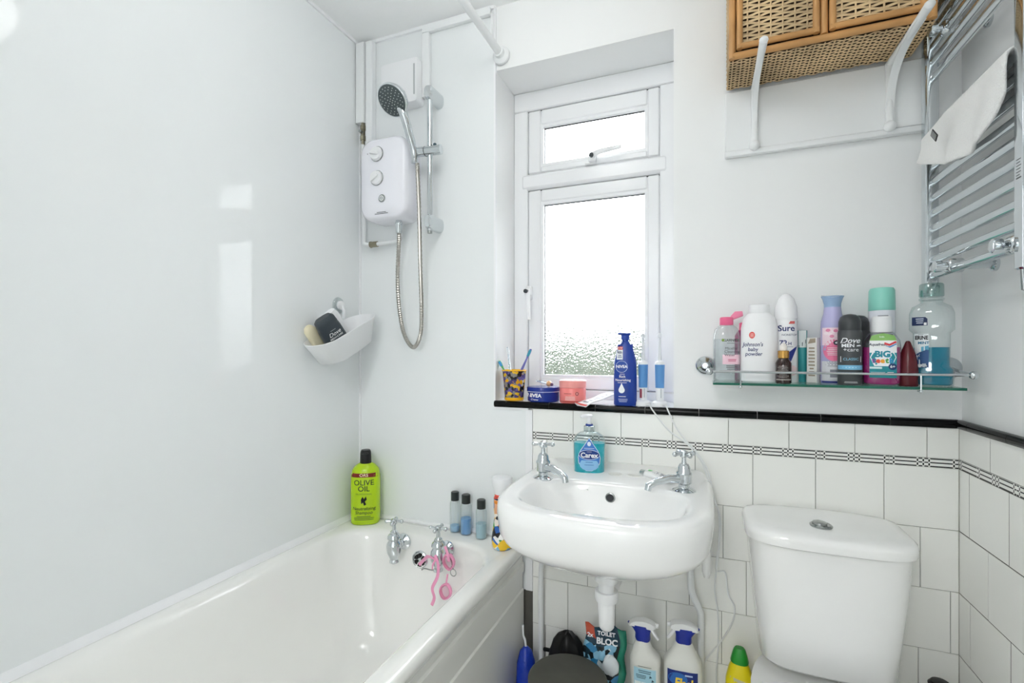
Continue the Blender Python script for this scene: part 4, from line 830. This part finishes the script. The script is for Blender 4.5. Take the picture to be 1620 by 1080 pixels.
# teal tube and small carton
b = Bottle('toothpaste_tube', 'narrow teal and white toothpaste tube standing on its cap', 'tube', [(0, .009, .009), (.02, .009, .009), (.022, .0105, .010), (.09, .0105, .008), (.138, .011, .002)], M('teal_tube', '#2f8f94', .3), (.2405, 1.4815, SZ2), rz=-.2, N=24)
b.deco(rectp(.018, .045, 5, 8), 0, .115, ink('#dfe6e6')).deco(polyp([(-.008, -.012), (.008, .004), (.008, .014), (-.008, -.002)], 1), 0, .100, ink('#24464a')).done()
bx2 = thing('perfume_carton', 'small white printed carton standing between the two spray cans', 'carton', (.265, 1.470, SZ2), -.55)
G().span((-.012, -.014, 0), (.012, .014, .118), .0008).build('carton_box', M('carton_white', '#e6e4e0', .5), bx2)
g = G(); flat(g, polyp([(-.009, -.005), (.009, -.002), (.009, .009), (-.004, .008)], 1), 0, -.0143, .107); flat(g, barsp(.016, .08, 9, 5), 0, -.0143, .055); g.build('printed_label', ink('#a39684'), bx2, 0)
# pastel body spray
b = Bottle('body_spray', 'pink and lilac body spray with waisted blue top and flower print', 'spray can', [(0, .024, .024), (.003, .0265, .0265), (.140, .0265, .0265), (.160, .0255, .0255), (.178, .0205, .0205), (.196, .0185, .0185)], M('can_lilac', '#b9b6de', .25), (.305, 1.464, SZ2), rz=-.1)
cp_ = b.cap([(.195, .0185), (.205, .0190), (.218, .0225), (.224, .0255)], M('pale_blue_cap', '#9db9dc', .25), 'waisted_cap'); G().loft([[(x, y, .224+.004*math.cos(2*math.atan2(y, x))) for x, y in se(.0255*k, .0255*k, 2, 28)] for k in (1, .9, .5)]).build('white_actuator', WPL, cp_)
b.deco(rectp(.052, .045, 16, 6), 0, .120, ink('#f6dbe6')).deco(ellp(.044, .056), .000, .085, ink('#ef7fa6'))
for k in range(9): a = k*.7; b.deco(ellp(.010, .008, 10), -.016+.004*k, .128+.008*math.sin(k*1.7), ink('#e58bb0' if k % 2 else '#fbe9f0'))
b.deco(ellp(.014, .012), .006, .104, ink('#2c2a3a')).deco(ellp(.007, .005), .006, .104, W_).deco(barsp(.034, .022, 5, 4), -.002, .082, ink('#fbe0ea')).deco(rectp(.053, .050, 16, 4), 0, .032, ink('#dcdce2')).deco(barsp(.040, .014, 4, 7), 0, .050, ink('#7c7f8c')).deco(rectp(.024, .020, 6, 1), .004, .026, ink('#8a8c98')).deco(rectp(.053, .004, 16, 1), 0, .004, ink('#2b3486')).done()
# dark deodorants
DGY = M('can_charcoal', '#4a4d50', .35)
def dovecan(lab, loc, rz=None, print_=True):
    b = Bottle('deodorant_can', lab, 'spray can', [(0, .0235, .0235), (.003, .0255, .0255), (.128, .0255, .0255), (.134, .024, .024)], DGY, loc, rz, 'dark deodorant cans on the shelf')
    b.cap([(.133, .0225), (.135, .0235), (.155, .0235), (.166, .0200), (.172, .013), (.174, .004)], M('cap_charcoal', '#3a3d40', .3), 'domed_cap')
    if print_:
        b.text('Dove', .018, -.002, .108, W_, .01, .35).text('MEN', .0115, -.006, .096, W_, .03, 0, 1.1).deco(polyp([(0, 0), (.010, .001), (.008, .004), (.001, .003)], 1), .011, .094, W_).text('+care', .0125, .000, .086, W_, 0, 0, 1.1).text('CLASSIC', .0085, .0, .063, ink('#86c2de'), .01)
        for q in (-1, 1): b.deco(rectp(.0012, .014, 1, 1), q*.0200, .063, W_)
        b.deco(rectp(.050, .011, 16, 1), 0, .043, ink('#7fc0e2')).deco(barsp(.034, .003, 1, 2), 0, .043, ink('#d8eefa')).deco(barsp(.030, .005, 2, 5), 0, .007, ink('#c3c6c8'))
    return b.done()
dovecan('charcoal deodorant can with pale blue band and white script', (.331, 1.4145, SZ2), -.12)
dovecan('plain black-capped can half hidden behind the blue-banded one', (.362, 1.4695, SZ2), 0, False)
# mint capped can
b = Bottle('hair_spray', 'white spray can with tall mint green cap', 'spray can', [(0, .026, .026), (.003, .0275, .0275), (.182, .0275, .0275), (.185, .026, .026)], M('can_pale', '#e3e6ee', .25), (.411, 1.4675, SZ2), rz=-.25)
b.cap([(.184, .027), (.186, .0278), (.234, .0268), (.240, .024), (.2415, .018)], M('mint_plastic', '#8fd6c6', .3), label='mint green cap'); b.deco(barsp(.030, .012, 3, 3), .002, .166, ink('#5a6070')).deco(barsp(.034, .008, 1, 5), .004, .152, ink('#22252e')).deco(barsp(.022, .02, 3, 7), .012, .130, ink('#8a90a0')).deco(rectp(.012, .012, 2, 2), .016, .108, ink('#d0d4da')).done()
# pink mouthwash
mp = [(0, .032, .019, 3), (.004, .0365, .022, 3), (.03, .0385, .0235, 3), (.085, .0385, .0235, 3), (.108, .036, .022, 2.8), (.126, .026, .018, 2.4), (.130, .019, .016, 2)]
b = Bottle('mouthwash_bottle', 'childrens mouthwash bottle of magenta liquid with white cap', 'bottle', mp, CLR, (.396, 1.4165, SZ2), rz=-.22)
G().loft([[(x, y, z) for x, y in se(a*.95, c*.93, n, 36)] for z, a, c, n in ((.003, .032, .019, 3), (.006, .0365, .022, 3), (.03, .0385, .0235, 3), (.092, .0383, .0234, 3))]).build('liquid', M('magenta_liquid', '#cf2f96', .06, 0, .45, 1.33), b.root)
b.cap([(.128, .0205, .018), (.132, .0215, .019), (.150, .0200, .018), (.164, .0192, .0175), (.167, .016, .014)], WPL)
b.deco(rectp(.052, .088, 12, 12), .002, .064, ink('#f3f6f6')).deco(polyp([(-.026, 0), (.026, 0), (.022, .012), (0, .018), (-.022, .012)], 2), .002, .108, ink('#8cbf6a')).text('kids', .006, 0, .117, W_).text('Aquafresh', .0085, -.008, .0985, ink('#1d2548'), .02, .2)
b.deco(polyp([(0, 0), (.010, -.004), (.024, .004), (.022, .008), (.010, .001), (.001, .005)], 1), .004, .099, ink('#d8414a')).deco(polyp([(.002, -.003), (.011, -.007), (.024, .001), (.023, .003), (.010, -.004)], 1), .004, .098, ink('#3a86c8'))
b.deco(rectp(.052, .060, 12, 8), .002, .049, ink('#22929e')).deco(polyp([(-.025, 0), (-.017, .021), (.017, .021), (.025, 0), (.017, -.021), (-.017, -.021)], 2), .002, .068, W_).text('BiG', .020, .001, .075, ink('#1f8ea4'), .05)
for k, (c_, cl) in enumerate(zip('teeth', ('#7a4fa0', '#e0503c', '#eaa32a', '#4aa050', '#2c8ec4'))): b.text(c_, .0165, -.016+.0085*k, .060, ink(cl), .05)
b.deco(ellp(.016, .016), .020, .046, ink('#143a6e')).text('6+', .009, .020, .046, W_, .03).deco(rectp(.024, .005, 5, 1), -.012, .043, ink('#d9eef0')).deco(barsp(.030, .008, 2, 6), -.008, .030, ink('#bfe4e8')).deco(rectp(.012, .006, 3, 1), .016, .030, W_).done()
# maroon cone
b = Bottle('nail_polish_remover', 'dark maroon tapering bottle between the two mouthwashes', 'bottle', [(0, .0180, .0170), (.002, .0195, .018), (.032, .0200, .0185), (.060, .0175, .016), (.085, .0120, .0110), (.098, .007, .007), (.103, .0055, .0055), (.107, .003, .003)], M('maroon_plastic', '#5a1620', .25), (.446, 1.4095, SZ2)); b.done()
# big teal mouthwash
lp_ = [(0, .036, .022, 3.4), (.004, .040, .0255, 3.4), (.040, .0405, .026, 3.4), (.048, .034, .0225, 3.2), (.125, .034, .0225, 3.2), (.133, .0415, .026, 3.4), (.172, .0415, .026, 3.4), (.188, .036, .0235, 3), (.197, .021, .019, 2.2), (.204, .0205, .0205, 2)]
b = Bottle('mouthwash_bottle', 'large clear mouthwash bottle half full of teal liquid', 'bottle', lp_, CLR, (.499, 1.434, SZ2), rz=-.30)
G().loft([[(x, y, z) for x, y in se(a*.95, c*.93, n, 36)] for z, a, c, n in ((.003, .036, .022, 3.4), (.006, .040, .0255, 3.4), (.040, .0405, .026, 3.4), (.048, .034, .0225, 3.2), (.092, .034, .0225, 3.2))]).build('liquid', M('teal_liquid', '#1590b0', .06, 0, .3, 1.33), b.root)
b.cap([(.203, .0225), (.205, .0235), (.208, .0235), (.209, .0205), (.213, .0205)], CLR, 'neck_ring'); b.cap([(.212, .0225), (.214, .0232), (.240, .0225), (.243, .020)], clear('aqua_cap', '#c4dedb', .7), 'cap')
b.deco(rectp(.026, .080, 6, 10), -.0185, .084, ink('#e8eef0')).deco(polyp([(-.013, -.040), (.013, -.040), (.013, .004), (-.004, -.004), (-.013, -.012)], 2), -.0185, .084, ink('#1f4f86')).deco(polyp([(-.013, -.004), (.013, .004), (.013, .014), (-.013, .008)], 1), -.0185, .082, ink('#58a5c4'))
b.text('ERINE', .0125, -.0185, .114, ink('#15171c'), .04, 0, .72).text('MINT', .0085, -.015, .102, ink('#1f6f96'), .03).deco(barsp(.014, .002, 1, 3), -.020, .122, ink('#3a4050')).deco(rectp(.007, .007, 2, 2), -.014, .050, ink('#cfd8e0'))
b.deco(polyp([(-.015, -.010), (.013, -.010), (.013, .006), (.009, .010), (-.015, .010)], 1), -.021, .153, ink('#182c58')).deco(barsp(.018, .014, 3, 9), -.022, .154, ink('#c7d2e2')).deco(rectp(.005, .006, 1, 1), -.012, .147, W_).done()

# ================================================================== SHELF BRACKETS, BACK BOARD, WICKER CABINET
bbd = tag(G().span((.0525, PY-.016, 1.768), (.5086, PY, 1.938), .003).span((.0515, PY-.021, 1.753), (.5096, PY, 1.7685), .004, seg=2).build('bracket_board', WGL), 'white painted board on the wall carrying two shelf brackets', 'board')
CY0, CY1, CX0, CX1, CZ0, CZ1 = 1.362, 1.512, .056, .484, 1.945, 2.36
by_ = PY-.017
def bracket(x, tipx, lab, wd):
    t = thing('shelf_bracket', lab, 'bracket', (x, by_, 1.775), 0, 'cast iron shelf brackets under the wicker cabinet')
    y1 = 1.283-by_; dx = tipx-x; z = .158
    G().tube([(0, -.004, -.002), (0, -.005, .08), (0, -.006, z)], [.010, .0085, .010], 12, sx=.8).build('wall_leg', WGL, t)
    G().tube([(0, 0, z), (dx*.5, y1*.5, z+.002), (dx, y1, z+.004)], [.009, .0085, .0095], 12).build('arm', WGL, t)
    # curved web between leg and arm
    P = []; n = 12
    for i in range(n+1): a = i/n; P.append(Vector((dx*a**2*.9, -.008+(y1*.80)*a**2.2, .02+(z-.022)*(1-(1-a)**2.2))))
    W2 = [Vector((dx*.8*(i/n), -.004+(y1*.80)*max(0, i/n*1.6-.6), z*min(1, .02/z+i/n*1.35))) for i in range(n+1)]
    g = G()
    for q in (-1, 1): pass
    g.add([(p.x-wd, p.y, p.z) for p in P]+[(p.x+wd, p.y, p.z) for p in P]+[(p.x-wd*.8, p.y, p.z) for p in W2]+[(p.x+wd*.8, p.y, p.z) for p in W2],
          [f for i in range(n) for f in ((i, i+1, n+1+i+1, n+1+i), (2*(n+1)+i, 2*(n+1)+i+1, i+1, i), (3*(n+1)+i, n+1+i, n+1+i+1, 3*(n+1)+i+1), (3*(n+1)+i, 3*(n+1)+i+1, 2*(n+1)+i+1, 2*(n+1)+i))])
    g.build('curved_web', WGL, t, 50)
    G().ball((0, -.008, -.002), .014, 14).build('bottom_knob', WGL, t); G().ball((dx, y1-.002, z+.004), .0105, 12, sz=.8).build('tip', WGL, t)
bracket(.1275, .1285, 'white iron shelf bracket at the free end of the board', .006)
bracket(.437, .443, 'white iron shelf bracket close to the towel radiator', .009)
cab = thing('wicker_cabinet', 'honey wicker cabinet with two cane framed doors resting on brackets', 'cabinet', ((CX0+CX1)/2, CY1, CZ0))
def cl_(p): return Vector(p)-Vector(((CX0+CX1)/2, CY1, CZ0))
def weave(o, U, V, N, W, Hh, pitch=.0062, stake=.022, amp=.0022):
    g = G(); U, V, N, o = Vector(U), Vector(V), Vector(N), Vector(o); ns = max(2, round(W/stake)); st = W/ns; nr = int(Hh/pitch); per = 4
    for r in range(nr):
        v0 = (r+.5)*Hh/nr; rows_ = []; ph = math.pi*(r % 2); jit = random.uniform(-.12, .12)*pitch; c = pitch*.40
        for i in range(ns*per+1):
            uu = W*i/(ns*per); d = amp*math.sin(math.pi*uu/st+ph); wob = jit+.10*pitch*math.sin(i*.7+r)
            for k, dn in ((-1, -.0010), (0, .0008), (1, -.0010)): rows_.append(o+U*uu+V*(v0+wob+k*c)+N*(d+dn+.002))
        m = ns*per+1; g.add(rows_, [(i*3+k, (i+1)*3+k, (i+1)*3+k+1, i*3+k+1) for i in range(m-1) for k in (0, 1)])
    for i in range(ns): p = o+U*(st*(i+.5))+N*.0015; g.tube([p+V*.001, p+V*(Hh-.001)], .0022, 5)
    return g
def wpanel(name, par, o, U, V, N, W, Hh, **k):
    g = weave(o, U, V, N, W, Hh, **k); ob = g.build(name, WICK, par, 60); ob['kind'] = 'stuff'; return ob
hh = CZ1-CZ0; ww = CX1-CX0; dd = CY1-CY0
G().span(cl_((CX0+.004, CY0+.006, CZ0+.004)), cl_((CX1-.004, CY1, CZ1-.002))).build('carcass', WICKD, cab)
wpanel('woven_underside', cab, cl_((CX0, CY0+.004, CZ0+.004)), (1, 0, 0), (0, 1, 0), (0, 0, -1), ww, dd-.006, pitch=.0060, stake=.020)
wpanel('woven_side', cab, cl_((CX0+.004, CY1-.002, CZ0)), (0, -1, 0), (0, 0, 1), (-1, 0, 0), dd-.010, hh, stake=.020)
wpanel('woven_side', cab, cl_((CX1-.004, CY0+.006, CZ0)), (0, 1, 0), (0, 0, 1), (1, 0, 0), dd-.010, hh, stake=.020)
def cane(par, name, a, b, r=.0085):
    a, b = cl_(a), cl_(b); n = 10; P = [a+(b-a)*i/n for i in range(n+1)]; return G().tube(P, [r*(1+.05*math.sin(i*2.3)) for i in range(n+1)], 12).build(name, CANE, par)
yf = CY0-.001
for a, b in (((CX0+.006, yf, CZ0+.012), (CX1-.006, yf, CZ0+.012)), ((CX0+.008, yf, CZ0+.005), (CX0+.008, yf, CZ1)), ((CX1-.008, yf, CZ0+.005), (CX1-.008, yf, CZ1)), ((CX0+.006, yf, CZ1-.008), (CX1-.006, yf, CZ1-.008)), (((CX0+CX1)/2-.004, yf, CZ0+.02), ((CX0+CX1)/2-.004, yf, CZ1-.01))): cane(cab, 'cane_rail', a, b)
for x0, x1 in ((CX0+.018, (CX0+CX1)/2-.014), ((CX0+CX1)/2+.006, CX1-.018)):
    z0, z1 = CZ0+.024, CZ1-.018; y_ = yf-.004
    dp = wpanel('cabinet_door', cab, cl_((x0+.012, y_+.002, z0+.012)), (1, 0, 0), (0, 0, 1), (0, -1, 0), x1-x0-.024, z1-z0-.024, pitch=.0075, stake=.026, amp=.0028)
    for a, b in (((x0+.001, y_-.002, z0+.007), (x1-.001, y_-.002, z0+.007)), ((x0+.007, y_-.002, z0), (x0+.007, y_-.002, z1)), ((x1-.007, y_-.002, z0), (x1-.007, y_-.002, z1)), ((x0, y_-.002, z1-.007), (x1, y_-.002, z1-.007))): cane(dp, 'door_frame_cane', a, b, .0075)

# ================================================================== TOWEL RADIATOR AND TOWEL
RXX = .512
rad = thing('towel_radiator', 'chrome ladder towel radiator on the wall above the corner', 'radiator', (RXX, 1.283, 1.340))
def rl(p): return Vector(p)-Vector((RXX, 1.283, 1.340))
ZT = 2.19
for y0, y1 in ((1.464, 1.494), (1.072, 1.106)):
    P = rr(0, 0, .028, y1-y0, .006, 3)
    G().loft([[tuple(rl((RXX+p[0]*(1 if k else .8), (y0+y1)/2+p[1]*(1 if k else .8), z))) for p in P] for z, k in ((1.340, 0), (1.343, 1), (ZT-.003, 1), (ZT, 0))]).build('upright', CHR, rad, 30)
zb = [1.3838+.0377*k for k in range(10)]+[1.863+.0380*k for k in range(7)]
for z in zb: G().tube([rl((RXX+.002, 1.468, z)), rl((RXX+.002, 1.102, z))], .0098, 14, sx=.85).build('bar', CHR, rad)
for p in ((1494, 421), (1590, 388), (1486, 46)):
    c = onX(p[0], p[1], RXX-.012); k = G().lathe([(.013, 0), (.013, .012), (.010, .014)], rl((RXX-.018, c.y, c.z)), '-x', 18)
    k.tube([rl((RXX-.018, c.y, c.z)), rl((XR+.006, c.y, c.z))], .009, 12).lathe([(.016, 0), (.016, .006), (.011, .010)], rl((XR+.008, c.y, c.z)), '-x', 18)
    k.box(rl((RXX+.006, c.y, c.z)), (.03, .026, .030), .004); k.build('wall_bracket', CHR, rad)
g = G()
for k in range(7):
    ln = (.013, .011, .014, .012, .013, .010, .014)[k]
    g.add([tuple(rl((RXX-.0143, 1.0955-a*ln, 1.528-.0054*k+q))) for a in (0, 1) for q in (0, .0012 if k < 6 else .0022)], [(0, 1, 3, 2)])
g.build('rating_label', ink('#5f6669'), rad, 0)['kind'] = 'stuff'
# pipe tails down from the radiator
for y_ in (1.089,): G().tube([rl((RXX, y_, 1.343)), rl((RXX, y_, 1.31)), rl((RXX+.03, y_, 1.295)), rl((XR+.008, y_, 1.295))], [.011, .011, .009, .009], 12).build('valve_tail', CHRD, rad)
TW = M('terry_cotton', '#f3f3f2', .95, bump=(420, .9, .003))
tw = thing('hand_towel', 'white terry hand towel draped over a radiator bar', 'towel', (RXX, 1.18, 1.58))
def lerp(T, y):
    for (a, b), (c, d) in zip(T, T[1:]):
        if a <= y <= c: return b+(d-b)*(y-a)/(c-a)
    return T[0][1] if y < T[0][0] else T[-1][1]
KS = .512/.4925
BOT = [(y_*KS, 1.2+(z_-1.2)*KS) for y_, z_ in [(1.066, 1.640), (1.09, 1.605), (1.12, 1.580), (1.17, 1.574), (1.23, 1.580), (1.28, 1.592), (1.33, 1.612), (1.378, 1.632)]]
TOPZ = [(1.1, zb[9]+.013), (1.5, zb[9]+.013)]
ny, nt = 40, 22; V = []
for i in range(ny+1):
    y_ = 1.108+.322*i/ny; zt, zb_ = lerp(TOPZ, y_), lerp(BOT, y_); zk = zb[9]
    # the far corner hangs free in front of the upright and folds towards the room
    fold = max(0, (y_-1.35)/.081)
    for j in range(nt+1):
        s_ = j/nt
        if s_ < .62:
            q = s_/.62; z = zb_+(zt-.012-zb_)*q-.018*fold*q; x_ = RXX-.020-.012*math.sin(y_*55+q*2)*(1-q)*.6-.010*(1-q)-.012*fold
        elif s_ < .80:
            a = (s_-.62)/.18*math.pi; z = zt-.012+.012*math.sin(a)-.018*fold*(1-abs(math.cos(a))*.0); x_ = RXX+.002-.0215*math.cos(a)
        else:
            q = (s_-.80)/.2; z = zt-.012-.07*q-.018*fold; x_ = RXX+.0235+.003*q
        V.append(tuple(Vector((x_, y_, z))-Vector((RXX, 1.18, 1.58))))
g = G().add(V, [(i*(nt+1)+j, (i+1)*(nt+1)+j, (i+1)*(nt+1)+j+1, i*(nt+1)+j+1) for i in range(ny) for j in range(nt)])
o = g.build('towel_cloth', TW, tw, 180); md = o.modifiers.new('thick', 'SOLIDIFY'); md.thickness = .007; md.offset = 0; md = o.modifiers.new('soft', 'SUBSURF'); md.levels = 1; md.render_levels = 1
c = onX(1478, 214, RXX-.050)-Vector((RXX, 1.18, 1.58)); g = G(); A_ = Matrix.Translation(c) @ Matrix.Rotation(.75, 4, 'X'); g.box((0, 0, 0), (.0015, .034, .014)); g.xf(A_); lt = g.build('care_tag', BLK, tw)
g = G(); [g.box((-.001, 0, -.0042+.0028*k), (.0004, .026, .0009)) for k in range(4)]; g.xf(A_); g.build('tag_print', ink('#c9cccc'), lt, 0)['kind'] = 'stuff'

# ================================================================== UNDER THE BASIN AND ROUND THE TOILET
LZ = .15
struct(G().span((-.27, 1.345, 0), (.135, YB-.001, LZ), .004), 'trim_8', WGL, label='low white pipe boxing along the wall under the basin')
SPW = M('spray_white', '#e2e2dc', .35); SPB = M('spray_blue', '#1c2f95', .3)
def spray(lab, x, y, prof, flip, a0):
    b = Bottle('spray_bottle', lab, 'bottle', prof, SPW, (x, y, LZ+.0005), rz=.08 if flip < 0 else .02, group='cleaning spray bottles', N=40)
    nx, nzz = prof[-1][4], prof[-1][0]
    g = G().loft([[(p[0], p[1], z) for p in se(a, c, 2.4, 24, nx+cx_)] for z, a, c, cx_ in ((nzz-.006, .019, .0165, 0), (nzz, .0215, .018, 0), (nzz+.014, .0205, .0165, 0), (nzz+.026, .026, .016, -.003*flip), (nzz+.037, .036, .015, -.006*flip))]); b.part(g, 'blue_collar', SPB)
    pts = [(-.040, .033), (-.036, .041), (-.022, .049), (.002, .053), (.024, .050), (.036, .044), (.038, .036), (.028, .030), (-.010, .033)]
    b.part(G().prism([(nx+flip*p[0], nzz+p[1]) for p in (pts if flip > 0 else pts[::-1])], -.014, .014, 0, .10), 'trigger_head', M('head_white', '#e9eaea', .3))
    b.part(G().tube([(nx+flip*.034, 0, nzz+.040), (nx+flip*.043, 0, nzz+.040)], .006, 10), 'nozzle', WPL)
    b.part(G().tube([(nx+flip*.022, 0, nzz+.032), (nx+flip*.030, 0, nzz+.018), (nx+flip*.042, 0, nzz+.002)], [.0055, .005, .004], 8, sx=1.5), 'trigger', WPL)
    return b
b = spray('white trigger spray bottle with pale blue instruction label', -.158, 1.415, [(0, .038, .026, 3.4), (.005, .0415, .029, 3.4), (.165, .0415, .029, 3.4), (.174, .0425, .030, 3.4), (.185, .040, .027, 3, -.001), (.205, .027, .021, 2.4, -.008), (.232, .0175, .0165, 2, -.008)], 1, 0)
b.deco(rectp(.060, .058, 10, 6), 0, .132, ink('#a8d4e4')).deco(barsp(.052, .006, 1, 3), 0, .166, ink('#9aa09c')).deco(barsp(.050, .010, 2, 4), .0, .152, ink('#3f5f74')).deco(barsp(.030, .012, 3, 6), -.010, .138, ink('#24465e')).deco(polyp([(-.004, -.003), (.004, 0), (-.002, .005)], 0), .016, .140, ink('#24465e')).deco(polyp([(-.004, -.003), (.004, 0), (-.002, .005)], 0), .022, .130, ink('#24465e'))
for k in (-1, 0, 1): b.deco(rectp(.017, .014, 3, 1), .019*k, .117, ink('#e6f0f2'))
b.deco(barsp(.054, .012, 2, 8), 0, .100, ink('#4c5458')).done()
b = spray('white trigger spray bottle with dark blue front label', -.058, 1.415, [(0, .046, .028, 3.6), (.005, .050, .031, 3.6), (.180, .050, .031, 3.6), (.190, .050, .031, 3.4), (.200, .046, .029, 3, .001), (.222, .031, .022, 2.4, .002), (.247, .0205, .0175, 2, .002)], -1, 0)
b.deco(rectp(.078, .110, 14, 10), -.002, .125, ink('#152a78')).deco(ellp(.050, .034), -.014, .158, ink('#2a66b4')).deco(barsp(.020, .010, 1, 2), .014, .170, ink('#b9cbe6')).text('Flash', .034, .004, .147, ink('#f3d23a'), .035, .15, .8).deco(barsp(.05, .006, 1, 3), 0, .122, W_).done()
b = Bottle('cleaner_bottle', 'yellow cream cleaner bottle with green cap beside the toilet', 'bottle', [(0, .032, .022, 3), (.005, .035, .025, 3), (.12, .035, .025, 3), (.175, .034, .024, 2.8), (.205, .027, .020, 2.5), (.226, .019, .016, 2.3)], M('yellow_bottle', '#e6d416', .3), (.0845, 1.415, LZ+.0005), rz=-.10)
b.cap([(.222, .0215, .018), (.226, .0225, .019), (.240, .019, .016), (.255, .0145, .0125), (.260, .011, .009)], M('green_cap', '#1d8c2c', .3), 'cap', 2.4); b.deco(polyp([(-.026, -.05), (.026, -.05), (.022, .034), (-.022, .040)], 2), 0, .150, ink('#c9c4a8')).deco(ellp(.040, .040), .002, .150, ink('#3c3f38')).deco(ellp(.034, .034), .002, .150, ink('#d6d2ba')).done()
# pedal bin with dark lid
bn = thing('waste_bin', 'round black waste bin with a dull dark grey lid under the basin', 'bin', (-.352, 1.285, 0))
G().lathe([(.085, 0), (.090, .004), (.104, .275), (.106, .285)], (0, 0, 0), 'z', 40).build('bin_body', BLK, bn)
G().lathe([(.1075, .283), (.109, .288), (.109, .298), (.104, .303), (.06, .306), (.001, .307)], (0, 0, 0), 'z', 40).build('bin_lid', M('bin_lid_grey', '#55554e', .55, var=.25), bn)
# black bag behind the bin
def blob(name, mat, par, c, r, sc, seed, amp=.18):
    rnd = random.Random(seed); k = [(rnd.uniform(2, 6), rnd.uniform(0, 6), rnd.uniform(2, 6), rnd.uniform(0, 6)) for _ in range(4)]; g = G(); n, m = 20, 14; R_ = []
    for i in range(m+1):
        th = math.pi*i/m; ring = []
        for j in range(n):
            ph = 2*math.pi*j/n; q = 1+amp*sum(math.sin(a*th+b)*math.sin(round(c_)*ph+d)*.35 for a, b, c_, d in k)
            ring.append((c[0]+r*sc[0]*q*max(.001, math.sin(th))*math.cos(ph), c[1]+r*sc[1]*q*max(.001, math.sin(th))*math.sin(ph), c[2]-r*sc[2]*q*math.cos(th)))
        R_.append(ring)
    return g.loft(R_).build(name, mat, par, 70)
bg = thing('black_bag', 'crumpled black bag bulging behind the waste bin', 'bag', (-.398, 1.452, 0))
blob('bag_body', M('black_polythene', '#0f1012', .4), bg, (0, 0, .165), .10, (.70, .42, 1.62), 4, .10)
G().tube(smooth_path([(-.05, .01, .25), (-.07, .015, .247), (-.082, .020, .243)], 4), .006, 8).build('bag_strap', BLK, bg)
# toilet block pack leaning on the trap
tb = thing('toilet_block_pack', 'crinkled blue and green plastic pack of toilet blocks under the trap', 'pack', (-.279, 1.418, LZ), .10)
n, m = 12, 14; V = []
for i in range(m+1):
    for j in range(n+1):
        u_ = j/n-.5; v_ = i/m; V.append((u_*.118+.010*(v_-.5)+.004*math.sin(v_*17), -.004*math.sin(j*1.7+i*1.1)-.016*math.cos(u_*3)*math.sin(v_*3.1)+.030*v_, v_*.222+.006*math.sin(u_*9)))
g = G().add(V, [(i*(n+1)+j, i*(n+1)+j+1, (i+1)*(n+1)+j+1, (i+1)*(n+1)+j) for i in range(m) for j in range(n)], 0)
g.m = [3 if (q % n) > 9 else (1 if q//n > 11 and (q % n) < 3 else (2 if q//n > 10 else 0)) for q in range(len(g.f))]
o = g.build('foil_pack', [pattern('pack_blue', ['#16323f', '#2f7fb0', '#8cc2de', '#10181e', '#d9e6ec'], 60), ink('#c7553c'), ink('#1c3f52'), M('pack_green', '#2f8a72', .25)], tb, 60); md = o.modifiers.new('thick', 'SOLIDIFY'); md.thickness = .006; md.offset = 1
def ptext(t, size, x, z, mat, bold, y): g = G(); sh = text2d(t, size, bold); g.add([(p[0]+x, y+.03*(p[1]+z)/.245, p[1]+z) for p in sh[0]], sh[1]); g.build('pack_text', mat, tb, 0)
ptext('TOILET', .016, .008, .212, W_, .03, -.020); ptext('BLOC', .024, .010, .192, W_, .04, -.023); ptext('2x', .017, -.040, .203, W_, .03, -.019)
blob('white_block', M('block_white', '#dfe6ea', .35), tb, (.022, -.022, .140), .024, (1, .5, 1.2), 8, .15)
# blue wrapped thing between the bath panel and the bin
bw = thing('blue_carrier_bag', 'rolled shiny royal blue plastic bag against the bath panel', 'bag', (-.526, 1.425, 0))
G().loft([[(p[0], p[1], z) for p in se(a, c, 2.3, 24, cx_)] for z, a, c, cx_ in ((0, .028, .030, .0), (.01, .032, .034, 0), (.15, .032, .034, .002), (.22, .028, .030, .001), (.255, .018, .020, 0), (.268, .006, .006, 0))]).build('bag_body', M('royal_blue_polythene', '#1f3fb4', .25, bump=(30, .8, .01)), bw)
G().tube(smooth_path([(0, 0, .262), (-.004, .004, .285), (-.010, .004, .300), (-.012, .006, .33)], 4), .0035, 8).build('string', WPL, bw)
# toilet brush in the corner
tbz = thing('toilet_brush', 'black toilet brush handle standing in the tiled corner', 'brush', (.521, 1.448, 0))
G().lathe([(.045, 0), (.048, .005), (.042, .12), (.044, .125), (.030, .126)], (0, 0, 0), 'z', 28).build('holder', BLK, tbz)
G().lathe([(.007, .12), (.007, .33), (.011, .345), (.013, .38), (.022, .392), (.024, .402), (.018, .410), (.004, .412)], (0, 0, 0), 'z', 20).build('handle', BLK, tbz)
